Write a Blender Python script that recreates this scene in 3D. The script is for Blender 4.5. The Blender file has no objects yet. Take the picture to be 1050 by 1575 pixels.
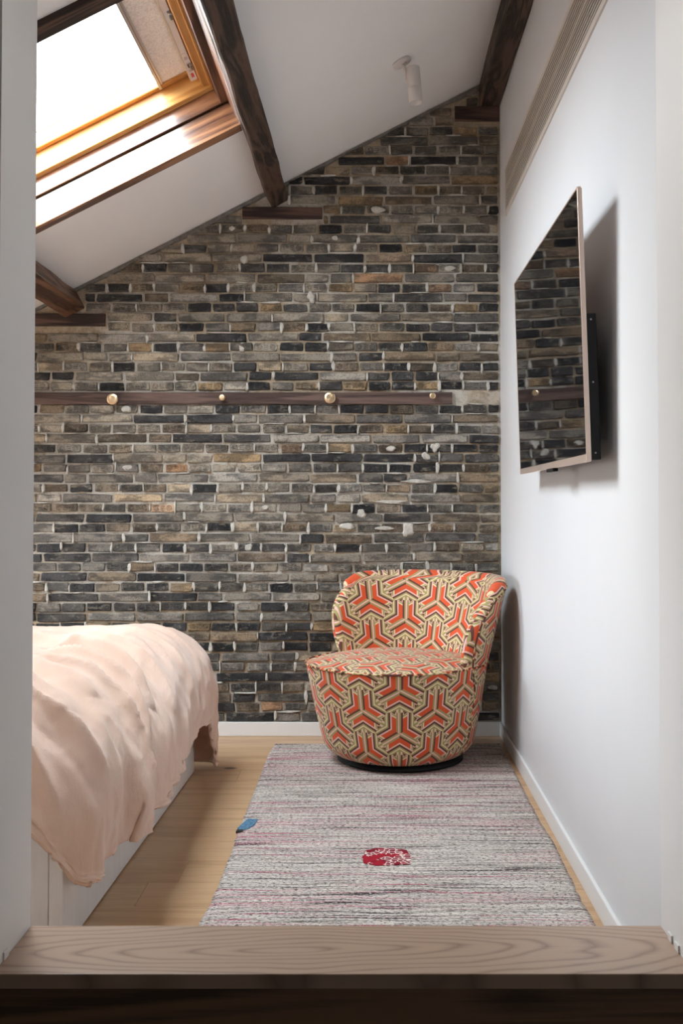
import bpy, bmesh, math, random
import numpy as np
from mathutils import Vector, Matrix

random.seed(7)
SC = bpy.context.scene
COL = SC.collection

# ------------------------------------------------------------------ camera
CAM_H = 1.104
F = 1660.0
PITCH = math.radians(1.39)
cam = bpy.data.cameras.new('camera')
cam.sensor_fit = 'VERTICAL'
cam.sensor_height = 36.0
cam.sensor_width = 24.0
cam.lens = F * 36.0 / 1575.0
cam.shift_x = -47.0 / 1575.0
cam.shift_y = -(773 - 787.5 - F * math.tan(PITCH)) / 1575.0 * -1.0
cam.clip_start = 0.02
camo = bpy.data.objects.new('camera', cam)
camo.location = (0, 0, CAM_H)
camo.rotation_euler = (math.pi / 2 + PITCH, 0, 0)
COL.objects.link(camo)
SC.camera = camo

# ------------------------------------------------------------------ sky, sun, exposure
SKY = (0.86, 0.93, 1.0)
SKY_STRENGTH = 20.0
w = bpy.data.worlds.new('world'); SC.world = w; w.use_nodes = True
bg = w.node_tree.nodes['Background']
bg.inputs[1].default_value = SKY_STRENGTH
_n = w.node_tree.nodes; _l = w.node_tree.links     # even hazy sky above, dull ground below the horizon
_tc = _n.new('ShaderNodeTexCoord'); _sx = _n.new('ShaderNodeSeparateXYZ'); _mr = _n.new('ShaderNodeMapRange'); _mx = _n.new('ShaderNodeMix')
_mx.data_type = 'RGBA'; _l.new(_tc.outputs['Generated'], _sx.inputs[0]); _l.new(_sx.outputs[2], _mr.inputs[0])
_mr.inputs[1].default_value = -0.03; _mr.inputs[2].default_value = 0.03; _l.new(_mr.outputs[0], _mx.inputs[0])
_mx.inputs[6].default_value = (0.20, 0.18, 0.16, 1); _mx.inputs[7].default_value = (*SKY, 1); _l.new(_mx.outputs[2], bg.inputs[0])

SUN_STRENGTH = 1.6
sd = bpy.data.lights.new('hazy_sun', 'SUN'); sd.energy = SUN_STRENGTH; sd.angle = math.radians(24)
sd.color = (1.0, 0.97, 0.93)
so = bpy.data.objects.new('hazy_sun', sd)
so.rotation_euler = Vector((-1.0, 0.50, 0.80)).to_track_quat('Z', 'Y').to_euler()
COL.objects.link(so)

# unseen fill lamp added above the doorway on the camera's side, brightens the jambs
ld = bpy.data.lights.new('landing_fill', 'AREA'); ld.shape = 'RECTANGLE'; ld.size = 0.5; ld.size_y = 0.12; ld.energy = 1.5; ld.color = (1.0, 0.95, 0.88)
lo = bpy.data.objects.new('landing_fill', ld); lo.location = (0.0, 1.72, 2.28); COL.objects.link(lo)

SC.view_settings.view_transform = 'Standard'
SC.view_settings.look = 'None'
SC.view_settings.gamma = 1.0
SC.view_settings.use_curve_mapping = False
SC.view_settings.exposure = 0.42
SC.cycles.max_bounces = 12
SC.cycles.diffuse_bounces = 8
SC.cycles.transparent_max_bounces = 12
SC.cycles.sample_clamp_indirect = 8.0
SC.cycles.use_denoising = True

# ------------------------------------------------------------------ node expression helper
class X:
    """wraps a node socket (or number) so shading maths can be written as formulas"""
    def __init__(self, nt, s): self.nt, self.s = nt, s
    def _m(self, op, *args):
        n = self.nt.nodes.new('ShaderNodeMath'); n.operation = op
        for i, a in enumerate((self,) + args):
            a = a.s if isinstance(a, X) else a
            if isinstance(a, (int, float)): n.inputs[i].default_value = a
            else: self.nt.links.new(a, n.inputs[i])
        return X(self.nt, n.outputs[0])
    def __add__(s, o): return s._m('ADD', o)
    __radd__ = __add__
    def __sub__(s, o): return s._m('SUBTRACT', o)
    def __rsub__(s, o): return X(s.nt, float(o))._m('SUBTRACT', s)
    def __mul__(s, o): return s._m('MULTIPLY', o)
    __rmul__ = __mul__
    def __truediv__(s, o): return s._m('DIVIDE', o)
    def __neg__(s): return s * -1.0
    def abs(s): return s._m('ABSOLUTE')
    def lt(s, o): return s._m('LESS_THAN', o)
    def gt(s, o): return s._m('GREATER_THAN', o)
    def max(s, o): return s._m('MAXIMUM', o)
    def min(s, o): return s._m('MINIMUM', o)
    def sqrt(s): return s._m('SQRT')
    def pow(s, o): return s._m('POWER', o)
    def sin(s): return s._m('SINE')
    def floor(s): return s._m('FLOOR')
    def fmod(s, o): return s._m('FLOORED_MODULO', o)
    def ss(s, a, b):
        n = s.nt.nodes.new('ShaderNodeMapRange'); n.interpolation_type = 'SMOOTHSTEP'
        s.nt.links.new(s.s, n.inputs['Value'])
        n.inputs['From Min'].default_value = a; n.inputs['From Max'].default_value = b
        return X(s.nt, n.outputs['Result'])

class Mat:
    def __init__(self, name, rough=0.6, metal=0.0, color=(0.5, 0.5, 0.5), spec=0.5):
        self.m = bpy.data.materials.new(name); self.m.use_nodes = True
        self.nt = self.m.node_tree; self.b = self.nt.nodes['Principled BSDF']
        self.b.inputs['Roughness'].default_value = rough
        self.b.inputs['Metallic'].default_value = metal
        self.b.inputs['Base Color'].default_value = (*color, 1)
        self.b.inputs['Specular IOR Level'].default_value = spec
    def coord(self, kind='Object'):
        return self.nt.nodes.new('ShaderNodeTexCoord').outputs[kind]
    def pos(self):
        return self.nt.nodes.new('ShaderNodeNewGeometry').outputs['Position']
    def uv(self, name):
        n = self.nt.nodes.new('ShaderNodeUVMap'); n.uv_map = name; return n.outputs[0]
    def attr(self, name, out='Color'):
        n = self.nt.nodes.new('ShaderNodeAttribute'); n.attribute_name = name; return n.outputs[out]
    def sep(self, v):
        n = self.nt.nodes.new('ShaderNodeSeparateXYZ'); self.nt.links.new(v, n.inputs[0])
        return [X(self.nt, o) for o in n.outputs]
    def mapping(self, v, scale=(1, 1, 1), loc=(0, 0, 0), rot=(0, 0, 0)):
        n = self.nt.nodes.new('ShaderNodeMapping'); self.nt.links.new(v, n.inputs[0])
        n.inputs['Scale'].default_value = scale; n.inputs['Location'].default_value = loc
        n.inputs['Rotation'].default_value = rot
        return n.outputs[0]
    def noise(self, v, scale=5, detail=4, rough=0.55, dist=0.0, color=False):
        n = self.nt.nodes.new('ShaderNodeTexNoise'); self.nt.links.new(v, n.inputs['Vector'])
        n.inputs['Scale'].default_value = scale; n.inputs['Detail'].default_value = detail
        n.inputs['Roughness'].default_value = rough; n.inputs['Distortion'].default_value = dist
        return n.outputs['Color'] if color else X(self.nt, n.outputs[0])
    def voronoi(self, v, scale=5, feature='F1', out=0):
        n = self.nt.nodes.new('ShaderNodeTexVoronoi'); n.feature = feature
        self.nt.links.new(v, n.inputs['Vector']); n.inputs['Scale'].default_value = scale
        return X(self.nt, n.outputs[out])
    def ramp(self, f, stops, interp='LINEAR'):
        n = self.nt.nodes.new('ShaderNodeValToRGB'); self.nt.links.new(f.s, n.inputs[0])
        n.color_ramp.interpolation = interp
        e = n.color_ramp.elements
        while len(e) < len(stops): e.new(0.5)
        for i, (p, c) in enumerate(stops):
            e[i].position = p; e[i].color = (*c, 1)
        return n.outputs[0]
    def mix(self, f, a, b, mode='MIX'):
        n = self.nt.nodes.new('ShaderNodeMix'); n.data_type = 'RGBA'; n.blend_type = mode
        for sock, v in ((n.inputs[0], f), (n.inputs[6], a), (n.inputs[7], b)):
            v = v.s if isinstance(v, X) else v
            if isinstance(v, (int, float)): sock.default_value = v
            elif isinstance(v, tuple): sock.default_value = (*v, 1)
            else: self.nt.links.new(v, sock)
        return n.outputs[2]
    def base(self, c): self.nt.links.new(c, self.b.inputs['Base Color'])
    def rough(self, r): self.nt.links.new(r.s, self.b.inputs['Roughness'])
    def bump(self, h, strength=0.3, dist=0.01):
        n = self.nt.nodes.new('ShaderNodeBump'); n.inputs['Strength'].default_value = strength
        n.inputs['Distance'].default_value = dist
        self.nt.links.new(h.s, n.inputs['Height']); self.nt.links.new(n.outputs[0], self.b.inputs['Normal'])

def srgb(r, g, b):
    f = lambda c: (c / 255 / 12.92) if c / 255 <= 0.04045 else ((c / 255 + 0.055) / 1.055) ** 2.4
    return (f(r), f(g), f(b))

def paint(name, c, rough=0.6, bump=0.05, scale=60):
    m = Mat(name, rough, color=c)
    p = m.pos()
    n = m.noise(p, 1.3, 3)
    m.base(m.mix(n.ss(0.3, 0.7), tuple(x * 0.965 for x in c), c))
    m.bump(m.noise(p, scale, 3), bump, 0.002)
    return m.m

def wood(name, dark, light, axis=1, scale=9.0, rough=0.5, stretch=0.06, bump=0.25, knots=False, contrast=(0.3, 0.7), spec=0.5):
    """grain runs along the given object axis"""
    m = Mat(name, rough, spec=spec)
    sc = [1.0, 1.0, 1.0]; sc[axis] = stretch
    v = m.mapping(m.coord('Object'), tuple(sc))
    big = m.noise(v, scale, 3, 0.5, 1.2)
    rings = (big * 26.0).sin() * 0.5 + 0.5
    fine = m.noise(m.mapping(m.coord('Object'), tuple(1.0 if i != axis else stretch * 0.5 for i in range(3))), scale * 22, 3, 0.6)
    f = rings * 0.45 + fine * 0.55
    if knots:
        k = m.voronoi(m.mapping(m.coord('Object'), tuple(1.0 if i != axis else 0.35 for i in range(3))), 3.1)
        f = f * k.ss(0.02, 0.16)
    m.base(m.ramp(f, [(contrast[0], dark), (contrast[1], light)]))
    m.rough((f * -0.2) + (rough + 0.12))
    m.bump(f, bump, 0.004)
    return m.m

# ------------------------------------------------------------------ mesh helpers
def make(name, verts, faces, mat=None, parent=None, smooth=False, loc=None, bevel=0.0, segs=2, mw=None):
    me = bpy.data.meshes.new(name)
    if loc is not None:
        lx, ly, lz = loc
        verts = [(v[0] - lx, v[1] - ly, v[2] - lz) for v in verts]
    me.from_pydata([tuple(map(float, v)) for v in verts], [], [tuple(map(int, f)) for f in faces])
    me.update()
    bm = bmesh.new(); bm.from_mesh(me); bmesh.ops.recalc_face_normals(bm, faces=bm.faces)
    if bevel > 0:
        bmesh.ops.bevel(bm, geom=[e for e in bm.edges if e.is_manifold and e.calc_face_angle(0) > 0.5], offset=bevel, segments=segs, affect='EDGES', profile=0.5)
    bm.to_mesh(me); bm.free()
    if smooth:
        for p in me.polygons: p.use_smooth = True
    o = bpy.data.objects.new(name, me)
    if mat: me.materials.append(mat)
    if loc is not None: o.location = loc
    COL.objects.link(o)
    if parent: o.parent = parent
    return o

def box_geo(x0, x1, y0, y1, z0, z1, off=0):
    v = [(x0, y0, z0), (x1, y0, z0), (x1, y1, z0), (x0, y1, z0), (x0, y0, z1), (x1, y0, z1), (x1, y1, z1), (x0, y1, z1)]
    f = [(0, 3, 2, 1), (4, 5, 6, 7), (0, 1, 5, 4), (1, 2, 6, 5), (2, 3, 7, 6), (3, 0, 4, 7)]
    return v, [tuple(i + off for i in q) for q in f]

def boxes(bl):
    V, Fc = [], []
    for b in bl:
        v, f = box_geo(*b, off=len(V)); V += v; Fc += f
    return V, Fc

def box(name, b, mat, parent=None, bevel=0.0, loc=None, smooth=False, segs=2):
    if loc is None and parent is None:
        loc = ((b[0] + b[1]) / 2, (b[2] + b[3]) / 2, b[4])
    v, f = box_geo(*b)
    return make(name, v, f, mat, parent, loc=loc, bevel=bevel, smooth=smooth, segs=segs)

def lathe(name, prof, mat, parent=None, seg=40, loc=(0, 0, 0), rot=None, smooth=True):
    """profile of (radius, height) turned about local z"""
    V, Fc = [], []
    for r, z in prof:
        for i in range(seg):
            a = 2 * math.pi * i / seg; V.append((r * math.cos(a), r * math.sin(a), z))
    for k in range(len(prof) - 1):
        for i in range(seg):
            j = (i + 1) % seg
            Fc.append((k * seg + i, k * seg + j, (k + 1) * seg + j, (k + 1) * seg + i))
    Fc.append(tuple(range(seg))[::-1]); Fc.append(tuple((len(prof) - 1) * seg + i for i in range(seg)))
    o = make(name, V, Fc, mat, parent, smooth=False)
    if smooth:
        for p in o.data.polygons: p.use_smooth = len(p.vertices) == 4
    o.location = loc
    if rot: o.rotation_euler = rot
    return o

def tube(name, pts, r, mat, parent=None, seg=8, closed=False):
    pts = [Vector(p) for p in pts]; n = len(pts); V, Fc = [], []
    up = Vector((0, 0, 1)); prev = None
    for i, p in enumerate(pts):
        a = pts[(i - 1) % n] if (closed or i > 0) else p
        b = pts[(i + 1) % n] if (closed or i < n - 1) else p
        t = (b - a).normalized()
        if prev is None: nrm = t.cross(up if abs(t.z) < 0.9 else Vector((1, 0, 0))).normalized()
        else: nrm = (prev - t * prev.dot(t)).normalized()
        prev = nrm; bi = t.cross(nrm)
        for k in range(seg):
            an = 2 * math.pi * k / seg
            V.append(p + (nrm * math.cos(an) + bi * math.sin(an)) * r)
    m = n if closed else n - 1
    for i in range(m):
        j = (i + 1) % n
        for k in range(seg):
            l = (k + 1) % seg
            Fc.append((i * seg + k, i * seg + l, j * seg + l, j * seg + k))
    if not closed:
        Fc.append(tuple(range(seg))); Fc.append(tuple((n - 1) * seg + k for k in range(seg)))
    return make(name, V, Fc, mat, parent, smooth=True)

def empty(name, loc=(0, 0, 0), rz=0.0):
    o = bpy.data.objects.new(name, None); o.location = loc; o.rotation_euler = (0, 0, rz)
    o.empty_display_size = 0.05; COL.objects.link(o); return o

def tag(o, label=None, cat=None, group=None, kind=None):
    if label: o['label'] = label
    if cat: o['category'] = cat
    if group: o['group'] = group
    if kind: o['kind'] = kind
    return o

# numpy value noise
_rng = np.random.RandomState(3)
_T = _rng.rand(256, 256)
def vnoise(x, y):
    x = np.asarray(x, float); y = np.asarray(y, float)
    xi = np.floor(x).astype(int); yi = np.floor(y).astype(int)
    fx = x - xi; fy = y - yi
    fx = fx * fx * fx * (fx * (fx * 6 - 15) + 10); fy = fy * fy * fy * (fy * (fy * 6 - 15) + 10)
    g = lambda a, b: _T[a % 256, b % 256]
    return ((g(xi, yi) * (1 - fx) + g(xi + 1, yi) * fx) * (1 - fy) + (g(xi, yi + 1) * (1 - fx) + g(xi + 1, yi + 1) * fx) * fy) * 2 - 1
def fbm(x, y, o=4):
    s = 0; a = 1.0; t = 0
    for i in range(o):
        s = s + a * vnoise(x * 2 ** i + 17.3 * i, y * 2 ** i + 5.1 * i); t += a; a *= 0.5
    return s / t

# ------------------------------------------------------------------ shared numbers
D = 5.15                    # brick wall distance
XR = 0.614                  # right wall
XL = -2.80                  # left wall
YF, YB = 1.90, 2.10         # front wall faces (opening)
JL, JR = -0.658, 0.557      # jambs
STEP_Z = 0.288
ALPHA = math.atan(0.509)
CA, SA = math.cos(ALPHA), math.sin(ALPHA)
ZC = 2.851                  # ceiling height at x = 0
ceil_z = lambda x: ZC + 0.509 * x

white_wall = paint('white_wall_paint', (0.69, 0.697, 0.71), 0.55)
jamb_paint = paint('jamb_paint', (0.80, 0.785, 0.77), 0.6)
ceil_paint = paint('ceiling_paint', (0.90, 0.90, 0.895), 0.7)
trim_paint = paint('trim_paint', (0.82, 0.82, 0.81), 0.35, 0.02)
land_paint = paint('landing_paint', (0.55, 0.53, 0.51), 0.7)

# ------------------------------------------------------------------ floor with planks
floor = box('floor', (XL - 0.1, XR + 0.1, YB - 0.2, D + 0.1, -0.12, -0.012), land_paint); tag(floor, kind='structure')
m = Mat('oak_floorboard', 0.34)
oc = m.coord('Object'); rnd = X(m.nt, m.nt.nodes.new('ShaderNodeObjectInfo').outputs['Random'])
cmb = m.nt.nodes.new('ShaderNodeCombineXYZ')
for i in range(3): m.nt.links.new((rnd * (37.0 + 11 * i)).s, cmb.inputs[i])
va = m.nt.nodes.new('ShaderNodeVectorMath'); va.operation = 'ADD'
m.nt.links.new(oc, va.inputs[0]); m.nt.links.new(cmb.outputs[0], va.inputs[1])
v = m.mapping(va.outputs[0], (0.09, 1, 1))
g1 = m.noise(v, 12, 4, 0.55, 0.8); g2 = m.noise(m.mapping(va.outputs[0], (0.03, 1, 1)), 160, 2, 0.6)
kn = m.voronoi(m.mapping(va.outputs[0], (0.55, 1, 1)), 2.3)
f = ((g1 * 18).sin() * 0.5 + 0.5) * 0.35 + g2 * 0.65
c = m.ramp(f, [(0.25, (0.43, 0.26, 0.135)), (0.75, (0.60, 0.40, 0.23))])
c = m.mix(rnd * 0.35, c, (0.47, 0.30, 0.165))
c = m.mix(kn.ss(0.02, 0.05), (0.06, 0.035, 0.02), c)
m.base(c); m.bump(f, 0.12, 0.002)
plank_mat = m.m
y = 3.166 - 0.19 * 6; k = 0
while y < D:
    y1 = min(y + 0.19, D)
    off = {6: -0.565}.get(k, -2.9 + (k * 0.83) % 1.9)
    cuts = [XL] + [c for c in sorted({off, off - 1.9, off + 1.9, off - 3.8, off + 3.8}) if XL + 0.05 < c < XR - 0.05] + [XR]
    for a, b in zip(cuts[:-1], cuts[1:]):
        o = box('plank', (a + 0.0006, b - 0.0006, y + 0.0006, y1 - 0.0006, -0.012, 0.0), plank_mat, bevel=0.0)
        o.parent = floor; o.matrix_parent_inverse = floor.matrix_world.inverted()
        o.location = Vector(o.location) - Vector(floor.location)
    y += 0.19; k += 1

# ------------------------------------------------------------------ walls of the room
def struct(o): o['kind'] = 'structure'; return o
struct(box('wall_right', (XR, XR + 0.12, YF, D + 0.14, -0.1, 3.19), white_wall))
WY0, WY1, WZ0, WZ1 = 3.75, 5.06, 0.56, 1.39  # wall opening for the added fill window
v, f = boxes([(XL - 0.12, XL, YF, WY0, -0.1, 1.44), (XL - 0.12, XL, WY1, D + 0.14, -0.1, 1.44), (XL - 0.12, XL, WY0, WY1, -0.1, WZ0), (XL - 0.12, XL, WY0, WY1, WZ1, 1.44)])
struct(make('wall_left', v, f, white_wall))
# left part of the front wall up to the slope, and the head above the opening
def prism(poly, y0, y1, off):
    n = len(poly)
    V = [(x, y0, z) for x, z in poly] + [(x, y1, z) for x, z in poly]
    Fc = [tuple(range(n)), tuple(range(n, 2 * n))[::-1]] + [(i, i + n, (i + 1) % n + n, (i + 1) % n) for i in range(n)]
    return V, [tuple(q + off for q in t) for t in Fc]
v, f = prism([(XL - 0.12, -0.5), (JL, -0.5), (JL, ceil_z(JL)), (XL - 0.12, ceil_z(XL - 0.12) + 0.01)], YF, YB, 0)
struct(make('wall_front', v, f, jamb_paint, loc=(-1.7, 2.0, 0)))
v, f = prism([(JL, 2.30), (JR, 2.30), (JR, ceil_z(JR)), (JL, ceil_z(JL))], YF, YB, 0)
struct(make('wall_front_head', v, f, jamb_paint, loc=(0, 2.0, 2.3)))
struct(box('wall_front_right', (JR, XR + 0.001, YF, YB, -0.5, 3.14), jamb_paint))
# dim landing the photograph is taken from
v, f = boxes([(-1.6, -1.5, -1.8, YF, -0.6, 2.7), (1.4, 1.5, -1.8, YF, -0.6, 2.7), (-1.6, 1.5, -1.9, -1.8, -0.6, 2.7),
              (XR + 0.001, 1.5, YF, YF + 0.1, -0.6, 2.7), (-1.6, XR, YF, YF + 0.08, 2.3, 2.8)])
struct(make('wall_landing', v, f, land_paint))
struct(box('ceiling_landing', (-1.6, 1.5, -1.9, YF + 0.05, 2.7, 2.8), land_paint))
struct(box('floor_landing', (-1.6, 1.5, -1.9, YF, -0.6, -0.5), land_paint))

lm = Mat('fill_lamp_diffuser', 0.5); lm.b.inputs['Emission Color'].default_value = (1, 0.95, 0.88, 1); lm.b.inputs['Emission Strength'].default_value = 3.0  # glowing panel of the added landing fill lamp
ll = tag(empty('landing_fill_fixture', (0.0, 1.72, 2.30)), 'unseen fill lamp added over the landing side of the doorway', 'lamp')
make('lamp_housing', *box_geo(-0.27, 0.27, -0.07, 0.07, 0.0, 0.40), jamb_paint, ll, bevel=0.003)
make('diffuser', *box_geo(-0.25, 0.25, -0.06, 0.06, -0.012, -0.001), lm.m, ll)
# oak threshold step
oak_top = wood('oak_tread', (0.17, 0.095, 0.055), (0.42, 0.29, 0.20), axis=0, scale=5.0, rough=0.36, stretch=0.13, bump=0.1, contrast=(0.15, 0.62))
m = Mat('oak_tread_cathedral', 0.36); oc = m.coord('Object')
x_, y_, z_ = m.sep(oc)
wv_ = m.noise(m.mapping(oc, (2.0, 7, 1)), 1.0, 2, 0.5)
rad_ = ((x_ * 0.17 + 0.015) * (x_ * 0.17 + 0.015) + (y_ + 0.01) * (y_ + 0.01)).sqrt() + (wv_ - 0.5) * 0.09
rg_ = (rad_ * 380.0).sin() * 0.5 + 0.5
fn_ = m.noise(m.mapping(oc, (6, 400, 1)), 1.0, 3, 0.6)
f_ = rg_.pow(0.3) * 0.38 + fn_ * 0.50 + wv_ * 0.10
m.base(m.ramp(f_, [(0.22, (0.21, 0.125, 0.08)), (0.62, (0.44, 0.31, 0.225))])); m.bump(f_, 0.12, 0.002); oak_top = m.m
oak_dark = wood('oak_riser', (0.07, 0.034, 0.015), (0.24, 0.125, 0.06), axis=0, scale=5, rough=0.5, stretch=0.08, bump=0.1, knots=True)
st = tag(empty('threshold_step', ((JL + JR) / 2, 2.0, 0)), 'broad grained oak threshold step in the foreground spanning the doorway opening', 'step')
o = box('tread', (JL, JR, 1.889, YB + 0.004, STEP_Z - 0.026, STEP_Z), oak_top, bevel=0.002)
o.parent = st; o.location = Vector(o.location) - st.location
o = box('riser', (JL, JR, 1.895, YB, -0.495, STEP_Z - 0.026), oak_dark, bevel=0.001)
o.parent = st; o.location = Vector(o.location) - st.location
clipm = paint('clip_paint', (0.75, 0.74, 0.72), 0.4)
for x, yy, sx in ((JL, 1.955, 1), (JR, 1.985, -1), (JR, 2.03, -1)):
    o = box('edge_clip', (min(x, x + sx * 0.004), max(x, x + sx * 0.004), yy - 0.012, yy + 0.012, STEP_Z, STEP_Z + 0.014), clipm, bevel=0.001)
    o.parent = st; o.location = Vector(o.location) - st.location

# ------------------------------------------------------------------ sloping ceiling (frame: u up the slope, v = world y, n normal)
SL = Matrix(((CA, 0, -SA, 0), (0, 1, 0, 0), (SA, 0, CA, ZC), (0, 0, 0, 1)))
def slope_obj(o, off=(0, 0, 0)):
    o.matrix_world = SL @ Matrix.Translation(off); return o
U0, U1, V0, V1 = -1.594, -0.580, 2.93, 4.19     # skylight opening
v, f = boxes([(-3.4, U0, YF, D + 0.14, 0, 0.12), (U1, 0.86, YF, D + 0.14, 0, 0.12),
              (U0, U1, YF, V0, 0, 0.12), (U0, U1, V1 + 0.07, D + 0.14, 0, 0.12)])
ceiling = make('ceiling', v, f, ceil_paint); slope_obj(ceiling); struct(ceiling)

beam_dark = wood('old_beam_dark', (0.014, 0.008, 0.005), (0.085, 0.048, 0.030), axis=1, scale=11, rough=0.6, stretch=0.12, bump=0.5, knots=True)
beam_red = wood('old_beam_reddish', (0.05, 0.022, 0.012), (0.20, 0.095, 0.05), axis=1, scale=9, rough=0.45, stretch=0.1, bump=0.4, knots=True)
lining_w = wood('stained_lining', (0.10, 0.035, 0.015), (0.40, 0.19, 0.095), axis=0, scale=7, rough=0.25, stretch=0.07, bump=0.12)
lining_w.node_tree.nodes['Principled BSDF'].inputs['Coat Weight'].default_value = 1.0
lining_w.node_tree.nodes['Principled BSDF'].inputs['Coat Roughness'].default_value = 0.16
lining_v = wood('stained_lining_side', (0.05, 0.02, 0.012), (0.22, 0.10, 0.055), axis=1, scale=7, rough=0.35, stretch=0.07, bump=0.12)
pine = wood('varnished_pine', (0.52, 0.24, 0.06), (0.80, 0.47, 0.17), axis=0, scale=5, rough=0.22, stretch=0.05, bump=0.04)
pine_v = wood('varnished_pine_side', (0.52, 0.24, 0.06), (0.80, 0.47, 0.17), axis=1, scale=5, rough=0.25, stretch=0.05, bump=0.04)
near_w = wood('old_beam_cross', (0.022, 0.011, 0.006), (0.10, 0.05, 0.03), axis=0, scale=9, rough=0.6, stretch=0.1, bump=0.4)
pad_wood = wood('wall_timber', (0.025, 0.012, 0.009), (0.12, 0.062, 0.045), axis=0, scale=14, rough=0.7, stretch=0.05, bump=0.6)
rail_wood = wood('rail_timber', (0.045, 0.026, 0.021), (0.17, 0.105, 0.085), axis=0, scale=14, rough=0.75, stretch=0.06, bump=0.7, contrast=(0.2, 0.8))

def rough_beam(name, u0, u1, n0, n1, v0, v1, mat, amp=0.004, seed=0, steps=44, bend=0.0):
    """long timber, waney edges: ring of 12 points repeated along v"""
    ring = []
    e = 0.006
    for (a, b) in ((0, 0), (1, 0), (1, 1), (0, 1)):
        ca = u0 if a == 0 else u1; cb = n0 if b == 0 else n1
        sx = 1 if a == 0 else -1; sy = 1 if b == 0 else -1
        p1 = (ca, cb + sy * e); p2 = (ca + sx * e, cb)
        ring += [p1, p2] if (a, b) in ((0, 0), (1, 1)) else [p2, p1]
    V, Fc = [], []; n = len(ring)
    for i in range(steps + 1):
        t = i / steps; vv = v0 + (v1 - v0) * t
        for j, (a, b) in enumerate(ring):
            da = amp * float(fbm(vv * 3.1 + j // 2 * 9.7 + seed, seed * 1.7 + 0.3, 3)) * 1.6
            db = amp * float(fbm(vv * 2.7 + j // 2 * 5.3 + seed + 40, seed * 2.3, 3)) * 1.6
            V.append((a + da + bend * (1 - t), vv, b + (db if b < (n0 + n1) / 2 else 0)))
    for i in range(steps):
        for j in range(n):
            k2 = (j + 1) % n
            Fc.append((i * n + j, i * n + k2, (i + 1) * n + k2, (i + 1) * n + j))
    Fc.append(tuple(range(n))); Fc.append(tuple(steps * n + j for j in range(n)))
    o = make(name, V, Fc, mat)
    return o

b1 = rough_beam('roof_beam', -0.578, -0.490, -0.082, 0.005, YB + 0.002, D - 0.004, beam_dark, seed=1)
slope_obj(b1); tag(b1, 'dark timber purlin along the right side of the skylight, middle of the three beams', 'beam')
b2 = rough_beam('roof_beam', U0 - 0.105, U0, -0.105, 0.0, YB + 0.002, D - 0.004, beam_red, amp=0.006, seed=5)
slope_obj(b2); tag(b2, 'reddish weathered timber beam end at the left above the brick wall', 'beam')
# ridge-side beam is square to the wall
b3 = rough_beam('roof_beam', 0.515, XR - 0.001, 3.005, 3.13, YB + 0.002, D - 0.004, beam_dark, seed=9, amp=0.003)
for vtx in b3.data.vertices:
    if vtx.co.z > 3.06: vtx.co.z = ceil_z(min(max(vtx.co.x, 0.515), XR)) + 0.004
tag(b3, 'very dark square timber beam along the top of the white wall', 'beam')

# ------------------------------------------------------------------ skylight
win = empty('window_1'); win.matrix_world = SL @ Matrix.Translation(((U0 + U1) / 2, (V0 + V1) / 2, 0))
win['kind'] = 'structure'
WO = ((U0 + U1) / 2, (V0 + V1) / 2, 0)
def wbox(name, b, mat, bevel=0.002, parent=win, label=None):
    bb = (b[0] - WO[0], b[1] - WO[0], b[2] - WO[1], b[3] - WO[1], b[4], b[5])
    v, f = box_geo(*bb)
    o = make(name, v, f, mat, parent, bevel=bevel)
    if label: o['label'] = label
    return o
H1, H2, H3 = 0.100, 0.172, 0.262
# far end (faces the camera): two stained boards, then pine frame
wbox('lining_board', (U0, U1, V1, V1 + 0.07, -0.004, H1 - 0.006), lining_w)
wbox('lining_board', (U0, U1 + 0.02, V1 - 0.012, V1 + 0.07, H1, H2), lining_w)
wbox('lining_gap', (U0, U1, V1 + 0.012, V1 + 0.07, H1 - 0.006, H1), beam_dark, 0)
# right side (beside the purlin)
wbox('lining_board', (U1 - 0.002, U1 + 0.10, V0, V1, 0.005, H1), lining_v)
wbox('lining_board', (U1 - 0.030, U1 + 0.10, V0, V1 - 0.012, H1, H2), lining_v)
# left side and near end
wbox('lining_board', (U0 - 0.10, U0, V0, V1, 0.0, H2), lining_v)
wbox('lining_board', (U0, U1, V0 - 0.07, V0, -0.02, H1), near_w)
wbox('lining_board', (U0, U1, V0 - 0.07, V0 + 0.012, H1, H3), near_w)
# pine frame
FO = 0.055
fr = wbox('pine_frame', (U0, U1 + 0.02, V1 - 0.040, V1 + 0.07, H2, H3), pine, 0.004)
def sub(name, b, mat, parent, bevel=0.002, label=None):
    o = wbox(name, b, mat, bevel, parent, label); return o
wbox('pine_frame', (U1 - FO - 0.012, U1 + 0.10, V0, V1 - 0.040, H2, H3), pine_v, 0.004)
wbox('pine_frame', (U0 - 0.08, U0 + FO, V0, V1 - 0.040, H2, H3), pine_v, 0.004)
# lip mouldings
wbox('pine_bead', (U0, U1 - 0.03, V1 - 0.052, V1 - 0.012, H2 - 0.012, H2 + 0.004), pine, 0.003)
wbox('pine_bead', (U1 - 0.040, U1 - 0.028, V0, V1 - 0.05, H2 - 0.012, H2 + 0.004), pine_v, 0.003)
wbox('pine_bead', (U0, U1 - 0.06, V1 - 0.072, V1 - 0.040, H3 - 0.022, H3), pine, 0.004)
alu = Mat('sash_aluminium', 0.4, 0.55, (0.60, 0.57, 0.55)).m
whitep = Mat('white_plastic', 0.35, 0.0, (0.80, 0.78, 0.76)).m
m = Mat('blind_cloth', 0.85); n = m.noise(m.coord('Object'), 150, 3)
m.base(m.ramp(n, [(0.35, (0.72, 0.66, 0.61)), (0.6, (0.88, 0.83, 0.78))])); m.bump(n, 0.5, 0.002)
blind = m.m
PU0, PU1 = -0.800, -0.672
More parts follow.
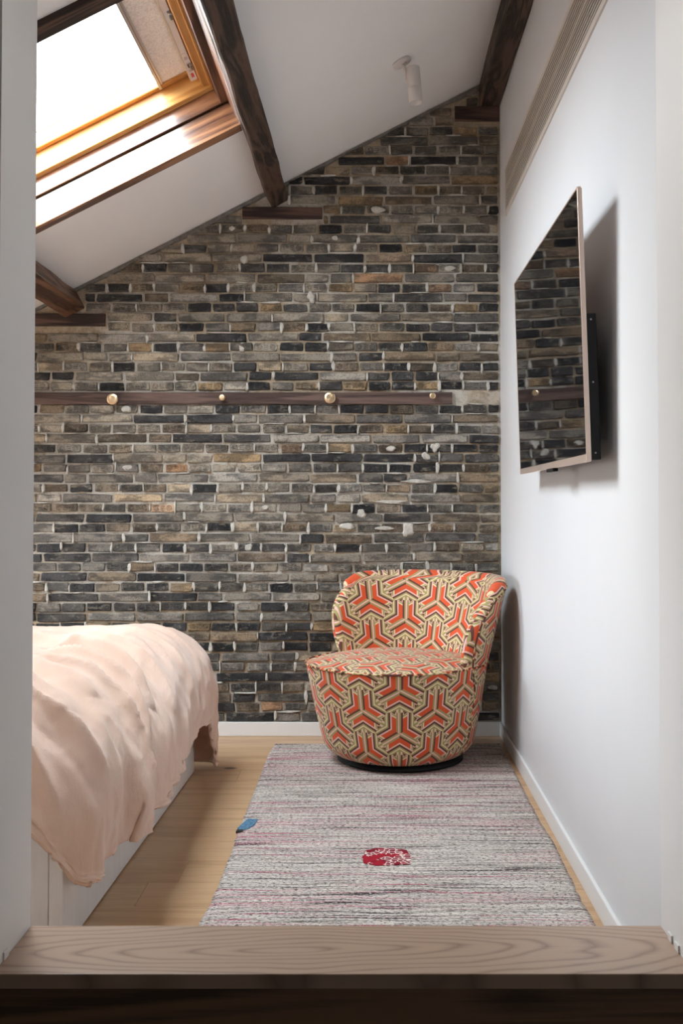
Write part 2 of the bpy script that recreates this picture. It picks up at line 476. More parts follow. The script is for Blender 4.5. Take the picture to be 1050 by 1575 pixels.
wbox('sash_panel', (PU0 + 0.018, PU1, V0, V1 - 0.056, H3 - 0.012, H3 + 0.002), blind, 0.001, label='speckled beige panel')
wbox('sash_bar', (PU0, PU0 + 0.011, V0, V1 - 0.050, H3 - 0.026, H3 + 0.01), alu, 0.001)
wbox('sash_bar', (PU0 + 0.012, PU0 + 0.022, V0, V1 - 0.056, H3 - 0.018, H3 + 0.01), alu, 0.001)
wbox('sash_bar', (U0 + FO, PU0, V1 - 0.145, V1 - 0.135, H3 + 0.004, H3 + 0.012), alu, 0.0)
wbox('control_rail', (PU1 - 0.004, PU1 + 0.022, V0, V1 - 0.075, H3 - 0.060, H3 - 0.020), whitep, 0.002, label='white control rail')
pale = Mat('pale_edge', 0.4, 0, (0.85, 0.72, 0.5)).m
wbox('rail_edge', (PU1 - 0.007, PU1 - 0.004, V0, V1 - 0.08, H3 - 0.062, H3 - 0.054), pale, 0)
# label sticker on the rail end: pale with dark and red print
m = Mat('rail_sticker', 0.5); x_, y_, z_ = m.sep(m.coord('Generated'))
stripe = ((y_ * 9.0).floor().fmod(2.0)) * x_.gt(0.2) * x_.lt(0.8)
red = y_.gt(0.72) * y_.lt(0.88) * x_.gt(0.25) * x_.lt(0.75)
blk = y_.gt(0.38) * y_.lt(0.52) * x_.gt(0.3) * x_.lt(0.8)
c = m.mix(stripe * 0.5, (0.75, 0.72, 0.72), (0.30, 0.24, 0.26)); c = m.mix(blk, c, (0.03, 0.03, 0.04)); c = m.mix(red, c, (0.6, 0.08, 0.08)); m.base(c)
wbox('sticker', (PU1 - 0.002, PU1 + 0.020, V1 - 0.32, V1 - 0.076, H3 - 0.0615, H3 - 0.0595), m.m, 0, label='printed sticker')
steel = Mat('hinge_steel', 0.35, 0.9, (0.35, 0.31, 0.28)).m
darkm = Mat('dark_slot', 0.8, 0, (0.02, 0.016, 0.014)).m
wbox('dark_slot', (PU1 + 0.026, PU1 + 0.034, V0, V1 - 0.10, H3 - 0.05, H3), darkm, 0)
for vy in (V1 - 0.20, V1 - 0.62):
    hb = wbox('hinge_bracket', (PU1 + 0.010, PU1 + 0.062, vy - 0.03, vy + 0.012, H3 - 0.075, H3 - 0.045), steel, 0.004)
    kb = make('hinge_knob', *[[(p[0] + PU1 + 0.058 - WO[0], p[1] + vy - 0.045 - WO[1], p[2] + H3 - 0.075) for p in box_geo(-0.01, 0.01, -0.012, 0.012, -0.008, 0.012)[0]], box_geo(-0.01, 0.01, -0.01, 0.01, 0, 1)[1]], steel, hb, bevel=0.004)
# glass pane
gm = bpy.data.materials.new('window_glass'); gm.use_nodes = True; nt = gm.node_tree; nt.nodes.clear()
out = nt.nodes.new('ShaderNodeOutputMaterial'); mx = nt.nodes.new('ShaderNodeMixShader'); tr = nt.nodes.new('ShaderNodeBsdfTransparent')
gl = nt.nodes.new('ShaderNodeBsdfGlossy'); gl.inputs['Roughness'].default_value = 0.02; lw = nt.nodes.new('ShaderNodeLayerWeight'); lw.inputs[0].default_value = 0.5
fn = nt.nodes.new('ShaderNodeMath'); fn.operation = 'MULTIPLY'; fn.inputs[1].default_value = 0.10; nt.links.new(lw.outputs['Facing'], fn.inputs[0])
tr.inputs[0].default_value = (0.97, 0.98, 0.98, 1)
nt.links.new(fn.outputs[0], mx.inputs[0]); nt.links.new(tr.outputs[0], mx.inputs[1]); nt.links.new(gl.outputs[0], mx.inputs[2]); nt.links.new(mx.outputs[0], out.inputs[0])
v, f = box_geo(U0 + FO - WO[0], PU0 + 0.01 - WO[0], V0 - WO[1] + 0.012, V1 - 0.04 - WO[1], H3 + 0.004, H3 + 0.008)
make('glass_pane', v, f, gm, win)
# unseen window added low in the left wall by the bed, for fill
w2 = empty('fill_window', (XL - 0.06, (WY0 + WY1) / 2, WZ0)); w2['kind'] = 'structure'
def w2box(name, b, mat, bevel=0.002):
    v, f = box_geo(b[0] - XL + 0.06, b[1] - XL + 0.06, b[2] - (WY0 + WY1) / 2, b[3] - (WY0 + WY1) / 2, b[4] - WZ0, b[5] - WZ0)
    return make(name, v, f, mat, w2, bevel=bevel)
for b_ in ((WY0, WY1, WZ0, WZ0 + 0.03), (WY0, WY1, WZ1 - 0.03, WZ1), (WY0, WY0 + 0.03, WZ0 + 0.03, WZ1 - 0.03), (WY1 - 0.03, WY1, WZ0 + 0.03, WZ1 - 0.03), ((WY0 + WY1) / 2 - 0.015, (WY0 + WY1) / 2 + 0.015, WZ0 + 0.03, WZ1 - 0.03)):
    w2box('fill_window_frame', (XL - 0.09, XL - 0.05, *b_), pine_v)
w2box('glass_pane', (XL - 0.072, XL - 0.068, WY0 + 0.03, WY1 - 0.03, WZ0 + 0.03, WZ1 - 0.03), gm, 0)
p2 = bpy.data.lights.new('fill_window_portal', 'AREA'); p2.shape = 'RECTANGLE'; p2.size = WZ1 - WZ0; p2.size_y = WY1 - WY0; p2.cycles.is_portal = True
q2 = bpy.data.objects.new('fill_window_portal', p2); COL.objects.link(q2)
q2.location = (XL - 0.14, (WY0 + WY1) / 2, (WZ0 + WZ1) / 2); q2.rotation_euler = (0, -math.pi / 2, 0)
# outer kerb of the roof window so that daylight only enters through the pane
v, f = boxes([(U0 - 0.14 - WO[0], U1 + 0.14 - WO[0], V0 - 0.12 - WO[1], V0 - 0.0 - WO[1], 0.12, H3 + 0.02),
              (U0 - 0.14 - WO[0], U1 + 0.14 - WO[0], V1 + 0.0 - WO[1], V1 + 0.12 - WO[1], 0.12, H3 + 0.02),
              (U0 - 0.14 - WO[0], U0 + 0.03 - WO[0], V0 - WO[1], V1 - WO[1], H2 + 0.05, H3 + 0.02),
              (U1 - 0.0 - WO[0], U1 + 0.14 - WO[0], V0 - WO[1], V1 - WO[1], 0.12, H3 + 0.02)])
make('outer_kerb', v, f, darkm, win)
wbox('flashing', (PU0 + 0.01, U1 + 0.13, V0, V1 + 0.06, H3 + 0.003, H3 + 0.012), alu, 0)
# portal helps the renderer find the daylight through the pane
pl = bpy.data.lights.new('skylight_portal', 'AREA'); pl.shape = 'RECTANGLE'; pl.size = PU0 - U0; pl.size_y = V1 - V0
pl.cycles.is_portal = True
po = bpy.data.objects.new('skylight_portal', pl); COL.objects.link(po)
po.matrix_world = SL @ Matrix.Translation(((U0 + PU0) / 2, (V0 + V1) / 2, H3 + 0.05))

# ------------------------------------------------------------------ brick wall
m = Mat('old_brick', 0.8, spec=0.3)
tint = m.attr('tint'); stamp = X(m.nt, m.attr('stamp', 'Fac')); uvx, uvy, _ = m.sep(m.uv('UVMap'))
p = m.pos()
n1 = m.noise(p, 26, 5, 0.65); n2 = m.noise(m.mapping(p, (1, 1, 2.4)), 9, 3, 0.6); n3 = m.noise(p, 130, 3, 0.7)
n4 = m.noise(m.mapping(p, (0.5, 1, 1.6), (3, 1, 7)), 22, 4, 0.7)
c = m.mix(n2.ss(0.42, 0.58), m.mix(1.0, tint, (0.55, 0.54, 0.53), 'MULTIPLY'), m.mix(1.0, tint, (1.25, 1.2, 1.12), 'MULTIPLY'))
c = m.mix(n4.ss(0.56, 0.66) * 0.55, c, (0.30, 0.255, 0.195))
c = m.mix(n1.ss(0.58, 0.70) * 0.40, c, (0.36, 0.34, 0.30))
c = m.mix(n3.ss(0.50, 0.40) * 0.55, c, m.mix(1.0, c, (0.42, 0.42, 0.42), 'MULTIPLY'))
# pressed stamp: two rings with three bars between
ax = uvx.abs(); rr = ((ax - 0.031) * (ax - 0.031) + uvy * uvy).sqrt()
ring = (((rr - 0.0115).abs()).lt(0.0016) + ((rr - 0.0055).abs()).lt(0.0014)).min(1.0)
bars = ax.lt(0.010) * (((uvy.abs() - 0.009).abs()).lt(0.0016) + uvy.abs().lt(0.0016)).min(1.0)
mark = (ring + bars).min(1.0) * stamp * m.noise(p, 45, 2).ss(0.36, 0.5)
c = m.mix(mark * 0.85, c, m.mix(1.0, c, (0.35, 0.35, 0.35), 'MULTIPLY'))
m.base(c)
m.bump(n1 * 0.9 + n3 * 0.5 + mark * -0.9, 1.0, 0.009)
brick_mat = m.m

m = Mat('lime_mortar', 0.95, spec=0.2); p = m.pos()
a = m.noise(p, 2.6, 4, 0.6); b = m.noise(p, 18, 5, 0.7); g = m.noise(p, 220, 3, 0.7)
c = m.mix(b.ss(0.35, 0.65), (0.34, 0.27, 0.19), (0.54, 0.44, 0.32))
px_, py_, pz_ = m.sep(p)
lit_zone = (1.0 - px_.ss(-0.6, 0.5)) * pz_.ss(0.2, 0.8) * (1.0 - pz_.ss(1.5, 2.0))  # pool of light left of centre, painted into the mortar as paler colour
c = m.mix((a + lit_zone * 0.14).ss(0.46, 0.58) * b.ss(0.30, 0.55), c, (0.62, 0.585, 0.52))
c = m.mix(g.ss(0.6, 0.4) * 0.3, c, (0.14, 0.10, 0.07))
m.base(c); m.bump(g * 0.4 + b, 0.8, 0.006); mortar_mat = m.m
m = Mat('pale_mortar', 0.95, spec=0.2); p = m.pos(); b = m.noise(p, 34, 5, 0.7)
m.base(m.ramp(b, [(0.3, (0.40, 0.375, 0.33)), (0.65, (0.66, 0.635, 0.58))])); m.bump(b, 0.9, 0.006); pale_mortar = m.m

x0w = XL - 0.1
v, f = prism([(x0w, -0.1), (XR + 0.02, -0.1), (XR + 0.02, ceil_z(XR + 0.02) - 0.0), (x0w, ceil_z(x0w) - 0.0)], D, D + 0.14, 0)
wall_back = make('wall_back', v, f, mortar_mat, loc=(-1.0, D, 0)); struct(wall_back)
WB = Vector((-1.0, D, 0))

pxz = lambda py: CAM_H + (773 - py) * D / F
pxx = lambda px: (px - 572) * D / F
RAIL = (XL, pxx(695), pxz(622), pxz(603.5))
PADS = [(pxx(372), pxx(495), pxz(335), pxz(317)), (XL, pxx(161), pxz(501), pxz(482)), (pxx(700), XR - 0.003, pxz(182), pxz(160))]
BLOCKS = [RAIL] + PADS + [(pxx(404), pxx(441), pxz(317), pxz(270)), (pxx(95), pxx(129), pxz(483), pxz(436)), (0.51, XR, 3.0, 3.3), (-1.75, pxx(129), pxz(483), pxz(470))]

palette = [((0.034, 0.034, 0.036), 38), ((0.066, 0.063, 0.061), 22), ((0.13, 0.122, 0.112), 18), ((0.12, 0.098, 0.075), 14), ((0.20, 0.19, 0.175), 12),
           ((0.24, 0.175, 0.105), 7), ((0.27, 0.165, 0.10), 2), ((0.155, 0.12, 0.085), 9)]
pw = [q[1] for q in palette]
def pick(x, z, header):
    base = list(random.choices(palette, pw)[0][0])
    # random paler, dustier bricks, plus light left of centre painted into the tint
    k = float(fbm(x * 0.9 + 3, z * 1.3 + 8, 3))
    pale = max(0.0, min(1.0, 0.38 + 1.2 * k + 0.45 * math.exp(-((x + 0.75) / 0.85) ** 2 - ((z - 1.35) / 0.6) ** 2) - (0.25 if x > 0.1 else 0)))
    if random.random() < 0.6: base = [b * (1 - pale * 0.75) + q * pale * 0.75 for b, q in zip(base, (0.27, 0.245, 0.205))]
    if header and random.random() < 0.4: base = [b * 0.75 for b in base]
    s = random.uniform(0.82, 1.25) * (1.3 + 0.35 * math.exp(-((x + 0.7) / 0.9) ** 2 - ((z - 1.3) / 0.65) ** 2))  # painted light lifts the same area once more
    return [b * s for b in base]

def brick_geo(cx, cz, bw, bh, proud):
    """irregular brick: 10 points round the face, a worn arris, and the sides"""
    hw, hh = bw / 2, bh / 2; j = lambda a: random.uniform(-a, a)
    c = 0.0028
    loop = [(-hw + c * random.uniform(.6, 2.4), -hh), (0 + j(.2 * bw), -hh), (hw - c * random.uniform(.6, 2.4), -hh), (hw, -hh + c * random.uniform(.6, 2)), (hw, hh - c * random.uniform(.6, 2)),
            (hw - c * random.uniform(.6, 2.4), hh), (0 + j(.2 * bw), hh), (-hw + c * random.uniform(.6, 2.4), hh), (-hw, hh - c * random.uniform(.6, 2)), (-hw, -hh + c * random.uniform(.6, 2))]
    loop = [(x + j(0.0030), z + j(0.0024)) for x, z in loop]
    tilt, tz = j(0.0022), j(0.0014)
    V = []; n = len(loop)
    for s, dep in ((0.0, 1), (0.0, 0.72), (0.0035, 0.0)):
        for x, z in loop:
            if dep == 0.0:
                q = (x - math.copysign(0.0032, x) if abs(x) > hw * .5 else x, z - math.copysign(0.0030, z))
                yy = D - proud + tilt * x / hw + tz * z / hh + j(0.0006)
            else:
                q = (x, z); yy = D + 0.004 if dep == 1 else D - proud * 0.62 + tilt * x / hw
            X0, Z0 = cx + q[0], cz + q[1]
            Z0 = min(Z0, ceil_z(X0) - 0.006)
            V.append((X0, yy, Z0))
    Fc = []
    for L in (0, 1):
        for i in range(n):
            k2 = (i + 1) % n; Fc.append((L * n + i, L * n + k2, (L + 1) * n + k2, (L + 1) * n + i))
    Fc.append(tuple(2 * n + i for i in range(n)))
    return V, Fc

bricks = []
PITCH_R = 30.4 / 2 * D / F
rows = []
zz = pxz(593.7); k = 0
while zz < ceil_z(XR): rows.append((zz, k % 2 == 0)); zz += PITCH_R; k += 1
zz = pxz(629); k = 0
while zz - 0.02 > 0.0655: rows.append((zz, k % 2 == 0)); zz -= PITCH_R; k += 1
for ri, (cz, header) in enumerate(rows):
    L = 0.118 if header else 0.2365
    x = XR - 0.004 - (random.uniform(0.03, 0.9) * L)
    xs = []
    x = XR - 0.006; first = random.uniform(0.35, 1.0) * L
    wcur = first
    while x > XL:
        # now and then a header appears in a stretcher course
        xs.append((x - wcur, x)); x -= wcur
        wcur = L * random.uniform(0.94, 1.06)
        if not header and random.random() < 0.22: wcur *= 0.5
    for a, b in xs:
        a = max(a, XL)
        segs = [(a, b)]
        bh = random.uniform(0.0350, 0.0392)
        z0, z1 = cz - bh / 2, cz + bh / 2
        for B in BLOCKS:
            if z0 < B[3] - 0.006 and z1 > B[2] + 0.006:
                ns = []
                for s in segs:
                    if s[1] <= B[0] or s[0] >= B[1]: ns.append(s); continue
                    if s[0] < B[0] - 0.03: ns.append((s[0], B[0]))
                    if s[1] > B[1] + 0.03: ns.append((B[1], s[1]))
                segs = ns
        for (s0, s1) in segs:
            gap = random.uniform(0.008, 0.0145)
            bw = s1 - s0 - gap
            if bw < 0.018: continue
            cx = (s0 + s1) / 2; dz = random.uniform(-0.0018, 0.0018) + 0.004 * float(fbm(cx * 1.3, cz * 9, 2))
            if z0 + dz + 0.014 > ceil_z(cx): continue
            bricks.append((cx, cz + dz, bw, bh, header, s0))
def in_view(b):
    px = 572 + b[0] * F / D; py = 773 - (b[1] - CAM_H) * F / D
    if px < 60 or px > 768 or py > 1108: return 0
    if py > 890 and px > 515: return 0
    if py > 966 and px < 200: return 0
    if py > 990 and px < 340: return 0
    return 1
order = sorted(range(len(bricks)), key=lambda i: -(in_view(bricks[i]) * (bricks[i][2] * bricks[i][3])))
single = set(order[:298])
SV, SF, STint, SSt, SUV = [], [], [], [], []
def finish(me, tints, stamps, uvs):
    at = me.attributes.new('tint', 'FLOAT_COLOR', 'POINT'); at.data.foreach_set('color', np.array(tints, np.float32).ravel())
    st_ = me.attributes.new('stamp', 'FLOAT', 'POINT'); st_.data.foreach_set('value', np.array(stamps, np.float32))
    uvl = me.uv_layers.new(name='UVMap'); vi = np.zeros(len(me.loops), int); me.loops.foreach_get('vertex_index', vi)
    uvl.data.foreach_set('uv', np.array(uvs, np.float32)[vi].ravel())
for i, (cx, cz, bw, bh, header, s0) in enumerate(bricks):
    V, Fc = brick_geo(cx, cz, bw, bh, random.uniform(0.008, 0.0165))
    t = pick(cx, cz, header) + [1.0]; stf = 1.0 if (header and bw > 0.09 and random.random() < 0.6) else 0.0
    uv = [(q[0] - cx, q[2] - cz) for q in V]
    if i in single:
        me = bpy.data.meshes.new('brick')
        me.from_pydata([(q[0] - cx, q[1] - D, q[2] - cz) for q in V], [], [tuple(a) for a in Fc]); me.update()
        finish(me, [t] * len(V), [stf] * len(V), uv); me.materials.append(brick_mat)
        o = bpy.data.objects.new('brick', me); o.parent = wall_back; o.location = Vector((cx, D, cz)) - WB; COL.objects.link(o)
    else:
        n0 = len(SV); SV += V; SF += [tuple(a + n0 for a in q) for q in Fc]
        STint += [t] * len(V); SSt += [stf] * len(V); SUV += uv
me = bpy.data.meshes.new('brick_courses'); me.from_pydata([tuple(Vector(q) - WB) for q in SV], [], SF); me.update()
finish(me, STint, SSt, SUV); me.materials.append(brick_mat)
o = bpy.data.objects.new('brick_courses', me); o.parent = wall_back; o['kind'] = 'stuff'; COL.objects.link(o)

# pale mortar smeared over joints
MV, MF = [], []
def blob(cx, cz, rx, rz, n=13, proud=0.017):
    if cz + rz > ceil_z(cx - rx) - 0.01: return
    for B in BLOCKS:
        if B[0] - rx < cx < B[1] + rx and B[2] - rz < cz < B[3] + rz: return
    o0 = len(MV); RJ = [random.uniform(0.45, 1.4) for _ in range(n)]; RJ = [(RJ[i] * 2 + RJ[i - 1] + RJ[(i + 1) % n]) / 4 for i in range(n)]
    for lev, (s, yy) in enumerate(((1.0, D - 0.002), (0.98, D - proud + 0.006), (0.72, D - proud))):
        for i in range(n):
            a = 2 * math.pi * i / n
            r = RJ[i]
            MV.append((cx + rx * r * s * math.cos(a), yy + random.uniform(-0.001, 0.001), cz + rz * r * s * math.sin(a)))
    for L in (0, 1):
        for i in range(n):
            k2 = (i + 1) % n; MF.append((o0 + L * n + i, o0 + L * n + k2, o0 + (L + 1) * n + k2, o0 + (L + 1) * n + i))
    MF.append(tuple(o0 + 2 * n + i for i in range(n)))
for (cx, cz, bw, bh, header, s0) in bricks:
    if s0 > XR - 0.02 or s0 < -1.8: continue
    if random.random() < (0.5 if header else 0.25):
        blob(s0 + random.uniform(-.002, .002), cz + random.uniform(-0.004, 0.004), random.uniform(0.005, 0.0105), random.uniform(0.019, 0.029))
    if random.random() < 0.10: blob(cx, cz + PITCH_R / 2, random.uniform(0.02, 0.07), random.uniform(0.003, 0.0055), 17)
    if random.random() < 0.02: blob(cx, cz, random.uniform(0.018, 0.035), random.uniform(0.012, 0.02), 13)
for px, py, rx, rz in ((478, 457, 7, 9), (628, 815, 10, 12), (555, 790, 8, 8), (592, 812, 16, 4), (375, 398, 7, 7), (668, 688, 7, 7), (600, 772, 30, 3), (640, 740, 25, 3),
                       (655, 702, 8, 6), (535, 810, 12, 5)):
    blob(pxx(px), pxz(py), rx * D / F, rz * D / F, 16, 0.020)
me = bpy.data.meshes.new('mortar_smears'); me.from_pydata([tuple(Vector(q) - WB) for q in MV], [], MF); me.update(); me.materials.append(pale_mortar)
o = bpy.data.objects.new('mortar_smears', me); o.parent = wall_back; o['kind'] = 'stuff'; COL.objects.link(o)
# cement fillet along the roof line
FV, FF = [], []
N = 160
for i in range(N + 1):
    x = XL + (XR - XL) * i / N; zc = ceil_z(x) - 0.002
    d_ = 0.014 + 0.010 * float(fbm(x * 9, 2.2, 3)) + 0.003 * random.random()
    dy = 0.013 + 0.004 * float(fbm(x * 12, 7.2, 2))
    FV += [(x, D, zc), (x, D - dy - 0.006, zc), (x, D - dy * 0.9, zc - max(0.004, d_)), (x, D, zc - max(0.004, d_) - 0.003)]
for i in range(N):
    for j_ in range(4):
        k2 = (j_ + 1) % 4; FF.append((i * 4 + j_, i * 4 + k2, i * 4 + 4 + k2, i * 4 + 4 + j_))
m = Mat('grey_cement', 0.95, spec=0.2); b = m.noise(m.pos(), 40, 5, 0.7); m.base(m.ramp(b, [(0.3, (0.12, 0.11, 0.10)), (0.7, (0.24, 0.22, 0.20))])); m.bump(b, 0.8, 0.005)
o = make('cement_fillet', [tuple(Vector(q) - WB) for q in FV], FF, m.m, wall_back)
# timbers let into the wall
def timber(name, B, mat, proud, seed, label, cat):
    v, f = [], []; n = 60
    x0, x1, z0, z1 = B
    for i in range(n + 1):
        x = x0 + (x1 - x0) * i / n
        a = 0.0022 * float(fbm(x * 6 + seed, 1.1, 3)); b = 0.0022 * float(fbm(x * 6 + seed, 8.1, 3)); q = 0.0015 * float(fbm(x * 5, seed, 2))
        ring = [(D, z0 + a), (D - proud + 0.002 + q, z0 + a), (D - proud + q, z0 + a + 0.003), (D - proud + q, z1 + b - 0.003), (D - proud + 0.002 + q, z1 + b), (D, z1 + b)]
        v += [(x, yy, z) for yy, z in ring]
    for i in range(n):
        for j_ in range(6):
            k2 = (j_ + 1) % 6; f.append((i * 6 + j_, i * 6 + k2, i * 6 + 6 + k2, i * 6 + 6 + j_))
    f.append(tuple(range(6))); f.append(tuple(n * 6 + j_ for j_ in range(6)))
    o = make(name, v, f, mat, loc=((x0 + x1) / 2, D, z0)); tag(o, label, cat); return o
timber('wall_rail', RAIL, rail_wood, 0.020, 1.0, 'long reddish brown timber rail set into the brick wall holding the brass pegs', 'rail')
timber('timber_pad', PADS[0], pad_wood, 0.016, 4.0, 'short dark timber pad in the bricks under the middle purlin', 'timber')
timber('timber_pad', PADS[1], pad_wood, 0.016, 6.0, 'short dark timber pad in the bricks under the left beam end', 'timber')
timber('timber_pad', PADS[2], pad_wood, 0.016, 8.0, 'short dark timber pad under the square beam by the white wall', 'timber')

# brass pegs
m = Mat('brushed_brass', 0.3, 1.0, (0.86, 0.64, 0.40))
x_, y_, z_ = m.sep(m.coord('Object')); rad = (x_ * x_ + y_ * y_).sqrt()
m.bump((rad * 2600.0).sin(), 0.06, 0.0005); m.b.inputs['Anisotropic'].default_value = 0.6; brass = m.m
for px, py, r, lab in ((172, 613.5, 0.0265, 'large round brass peg on the timber rail, further left near the jamb'), (341, 611, 0.0145, 'small round brass peg on the rail between the two large pegs'),
                       (507, 611.5, 0.0265, 'large round brass peg on the timber rail, nearer the middle of the wall'), (665.5, 608.5, 0.0145, 'small round brass peg near the right end of the timber rail')):
    e = tag(empty('coat_peg', (pxx(px) * (D - 0.05) / D, D - 0.018, CAM_H + (pxz(py) - CAM_H) * (D - 0.05) / D)), lab, 'coat peg', 'brass pegs on the timber rail')
    rot = (math.pi / 2, 0, 0)
    lathe('stem', [(0.006, -0.002), (0.006, 0.026)], brass, e, 16, (0, 0, 0), rot)
    lathe('disc', [(r * 0.5, 0.022), (r - 0.002, 0.024), (r, 0.0255), (r, 0.0335), (r - 0.0015, 0.035), (r * 0.5, 0.035)], brass, e, 48, (0, 0, 0), rot)

# baseboards
struct(box('baseboard_back', (XL, XR - 0.012, D - 0.022, D, 0.0, 0.0655), trim_paint, bevel=0.002))
struct(box('baseboard_right', (XR - 0.011, XR, YB, D - 0.0, 0.0, 0.066), trim_paint, bevel=0.003))

# ------------------------------------------------------------------ ventilation grille
gp = paint('grille_paint', (0.62, 0.565, 0.51), 0.45, 0.02)
gy0, gy1, gz0, gz1 = 2.45, 4.90, 2.412, 2.636
gr = tag(empty('air_grille', (XR, (gy0 + gy1) / 2, gz0)), 'long beige linear air grille high on the white wall', 'grille')
def gbox(name, b, mat, bevel=0.001):
    bb = (b[0] - XR, b[1] - XR, b[2] - gr.location.y, b[3] - gr.location.y, b[4] - gz0, b[5] - gz0)
    v, f = box_geo(*bb); return make(name, v, f, mat, gr, bevel=bevel)
gbox('back_plate', (XR - 0.0025, XR - 0.0005, gy0, gy1, gz0 + 0.01, gz1 - 0.01), Mat('grille_void', 0.9, 0, (0.035, 0.028, 0.024)).m, 0)
v, f = boxes([(-0.006, 0, gy0 - gr.location.y, gy1 - gr.location.y, 0, 0.022), (-0.006, 0, gy0 - gr.location.y, gy1 - gr.location.y, gz1 - gz0 - 0.018, gz1 - gz0),
              (-0.006, 0, gy1 - 0.016 - gr.location.y, gy1 - gr.location.y, 0.022, gz1 - gz0 - 0.018), (-0.006, 0, gy0 - gr.location.y, gy0 + 0.016 - gr.location.y, 0.022, gz1 - gz0 - 0.018)])
make('grille_frame', v, f, gp, gr)
ns = 12; zs0, zs1 = gz0 + 0.026, gz1 - 0.02
sm_ = None
for i in range(ns):
    z = zs0 + (zs1 - zs0) * (i + 0.5) / ns; h = 0.0031 if i != 6 else 0.0052
    gbox('slat', (XR - 0.0048, XR - 0.0026, gy0 + 0.0161, gy1 - 0.0161, z - h, z + h), gp, 0)

# ------------------------------------------------------------------ television on the right wall
TVH, TVW = 0.70, 1.222
Zn, Zf = F * TVH / 427, F * TVH / 427 + TVW
zt = CAM_H + 490 * Zn / F
tx = (889 - 572) * Zn / F
tv = tag(empty('television', (0.57, (Zn + Zf) / 2, zt - TVH)), 'large flat television with champagne bezel tilted off the white wall', 'television')
champ = Mat('champagne_metal', 0.38, 0.75, (0.72, 0.58, 0.50)).m
m = Mat('black_screen', 0.03, 0, (0.003, 0.003, 0.004), spec=0.55); scr = m.m
blackp = Mat('black_plastic', 0.5, 0, (0.006, 0.006, 0.007), spec=0.25).m
tilt = math.atan(0.0215 / TVH)
# panel local frame: x outward from wall is negative; origin at bottom of front face
pn = bpy.data.objects.new('panel_pivot', None)
fx_bot = tx + 0.0215
def tvbox(name, b, mat, parent=tv, bevel=0.001):
    """b in panel frame: x depth behind the glass, y along, z up from panel bottom; leans forward with the tilt"""
    v, f = box_geo(*b)
    V = []
    for x, y, z in v:
        X_ = x * math.cos(tilt) - z * math.sin(tilt); Z_ = x * math.sin(tilt) + z * math.cos(tilt)
        V.append((X_ + fx_bot - tv.location.x, y - tv.location.y, Z_))
    return make(name, V, f, mat, parent, bevel=bevel)
bez = 0.006
scr_o = tvbox('screen', (0.0012, 0.006, Zn + bez, Zf - bez, 0.020, TVH - bez), scr, bevel=0)
fr = tvbox('bezel', (0.0, 0.012, Zn, Zf, 0.0, 0.019), champ)
tvbox('bezel', (0.0, 0.010, Zn, Zf, TVH - 0.005, TVH), champ)
tvbox('bezel', (0.0, 0.0105, Zn, Zn + 0.005, 0.019, TVH - 0.005), champ)
tvbox('bezel', (0.0, 0.0105, Zf - 0.005, Zf, 0.019, TVH - 0.005), champ)
tvbox('back_cover', (0.007, 0.0135, Zn + 0.004, Zf - 0.004, 0.003, TVH - 0.003), champ)
tvbox('electronics_housing', (0.0136, 0.040, Zn + 0.012, Zf - 0.05, 0.004, TVH * 0.54), blackp, bevel=0.003)
tvbox('sensor', (-0.002, 0.014, Zn + 0.50, Zn + 0.62, -0.010, -0.0002), blackp, bevel=0.002)
make('wall_bracket', *boxes([(0.040 + fx_bot - 0.57 - 0.02, XR - 0.57 - 0.0005, -0.18, 0.18, 0.12, 0.36)]), blackp, tv)
for zf in (0.02, 0.2, 0.36):
    tvbox('screw', (0.024, 0.028, Zn + 0.0115, Zn + 0.0125, zf, zf + 0.004), steel, bevel=0)

# ------------------------------------------------------------------ ceiling spotlight
lamp_m = paint('lamp_powder_coat', (0.74, 0.70, 0.67), 0.5, 0.01)
sx_, sy_ = 0.119, 4.38
sp = empty('spotlight'); sp.matrix_world = Matrix.Translation((sx_, sy_, ceil_z(sx_)))
tag(sp, 'small white cylinder spotlight on a round plate under the sloping ceiling', 'spotlight')
o = lathe('mounting_plate', [(0.020, -0.015), (0.037, -0.014), (0.040, -0.011), (0.040, 0.0)], lamp_m, sp, 40)
o.rotation_euler = (0, -ALPHA, 0)
o2 = lathe('screw', [(0.003, -0.0158), (0.003, -0.012)], steel, o, 12, (0.012, -0.012, 0))
nrm = Vector((SA, 0, -CA))
tube('swivel_arm', [nrm * 0.012, nrm * 0.030 + Vector((0.0, 0, 0)), Vector((0.018, 0, -0.045)), Vector((0.019, 0, -0.075))], 0.006, lamp_m, sp, 12)
body = lathe('lamp_housing', [(0.0, 0.0), (0.026, 0.0), (0.0285, -0.003), (0.0285, -0.086), (0.0278, -0.087), (0.0278, -0.0885), (0.0285, -0.0895), (0.0285, -0.150), (0.0245, -0.150), (0.023, -0.128), (0.0, -0.126)], lamp_m, sp, 40, (0.047, 0, -0.025))
body.rotation_euler = (math.radians(-3), math.radians(-5), 0)

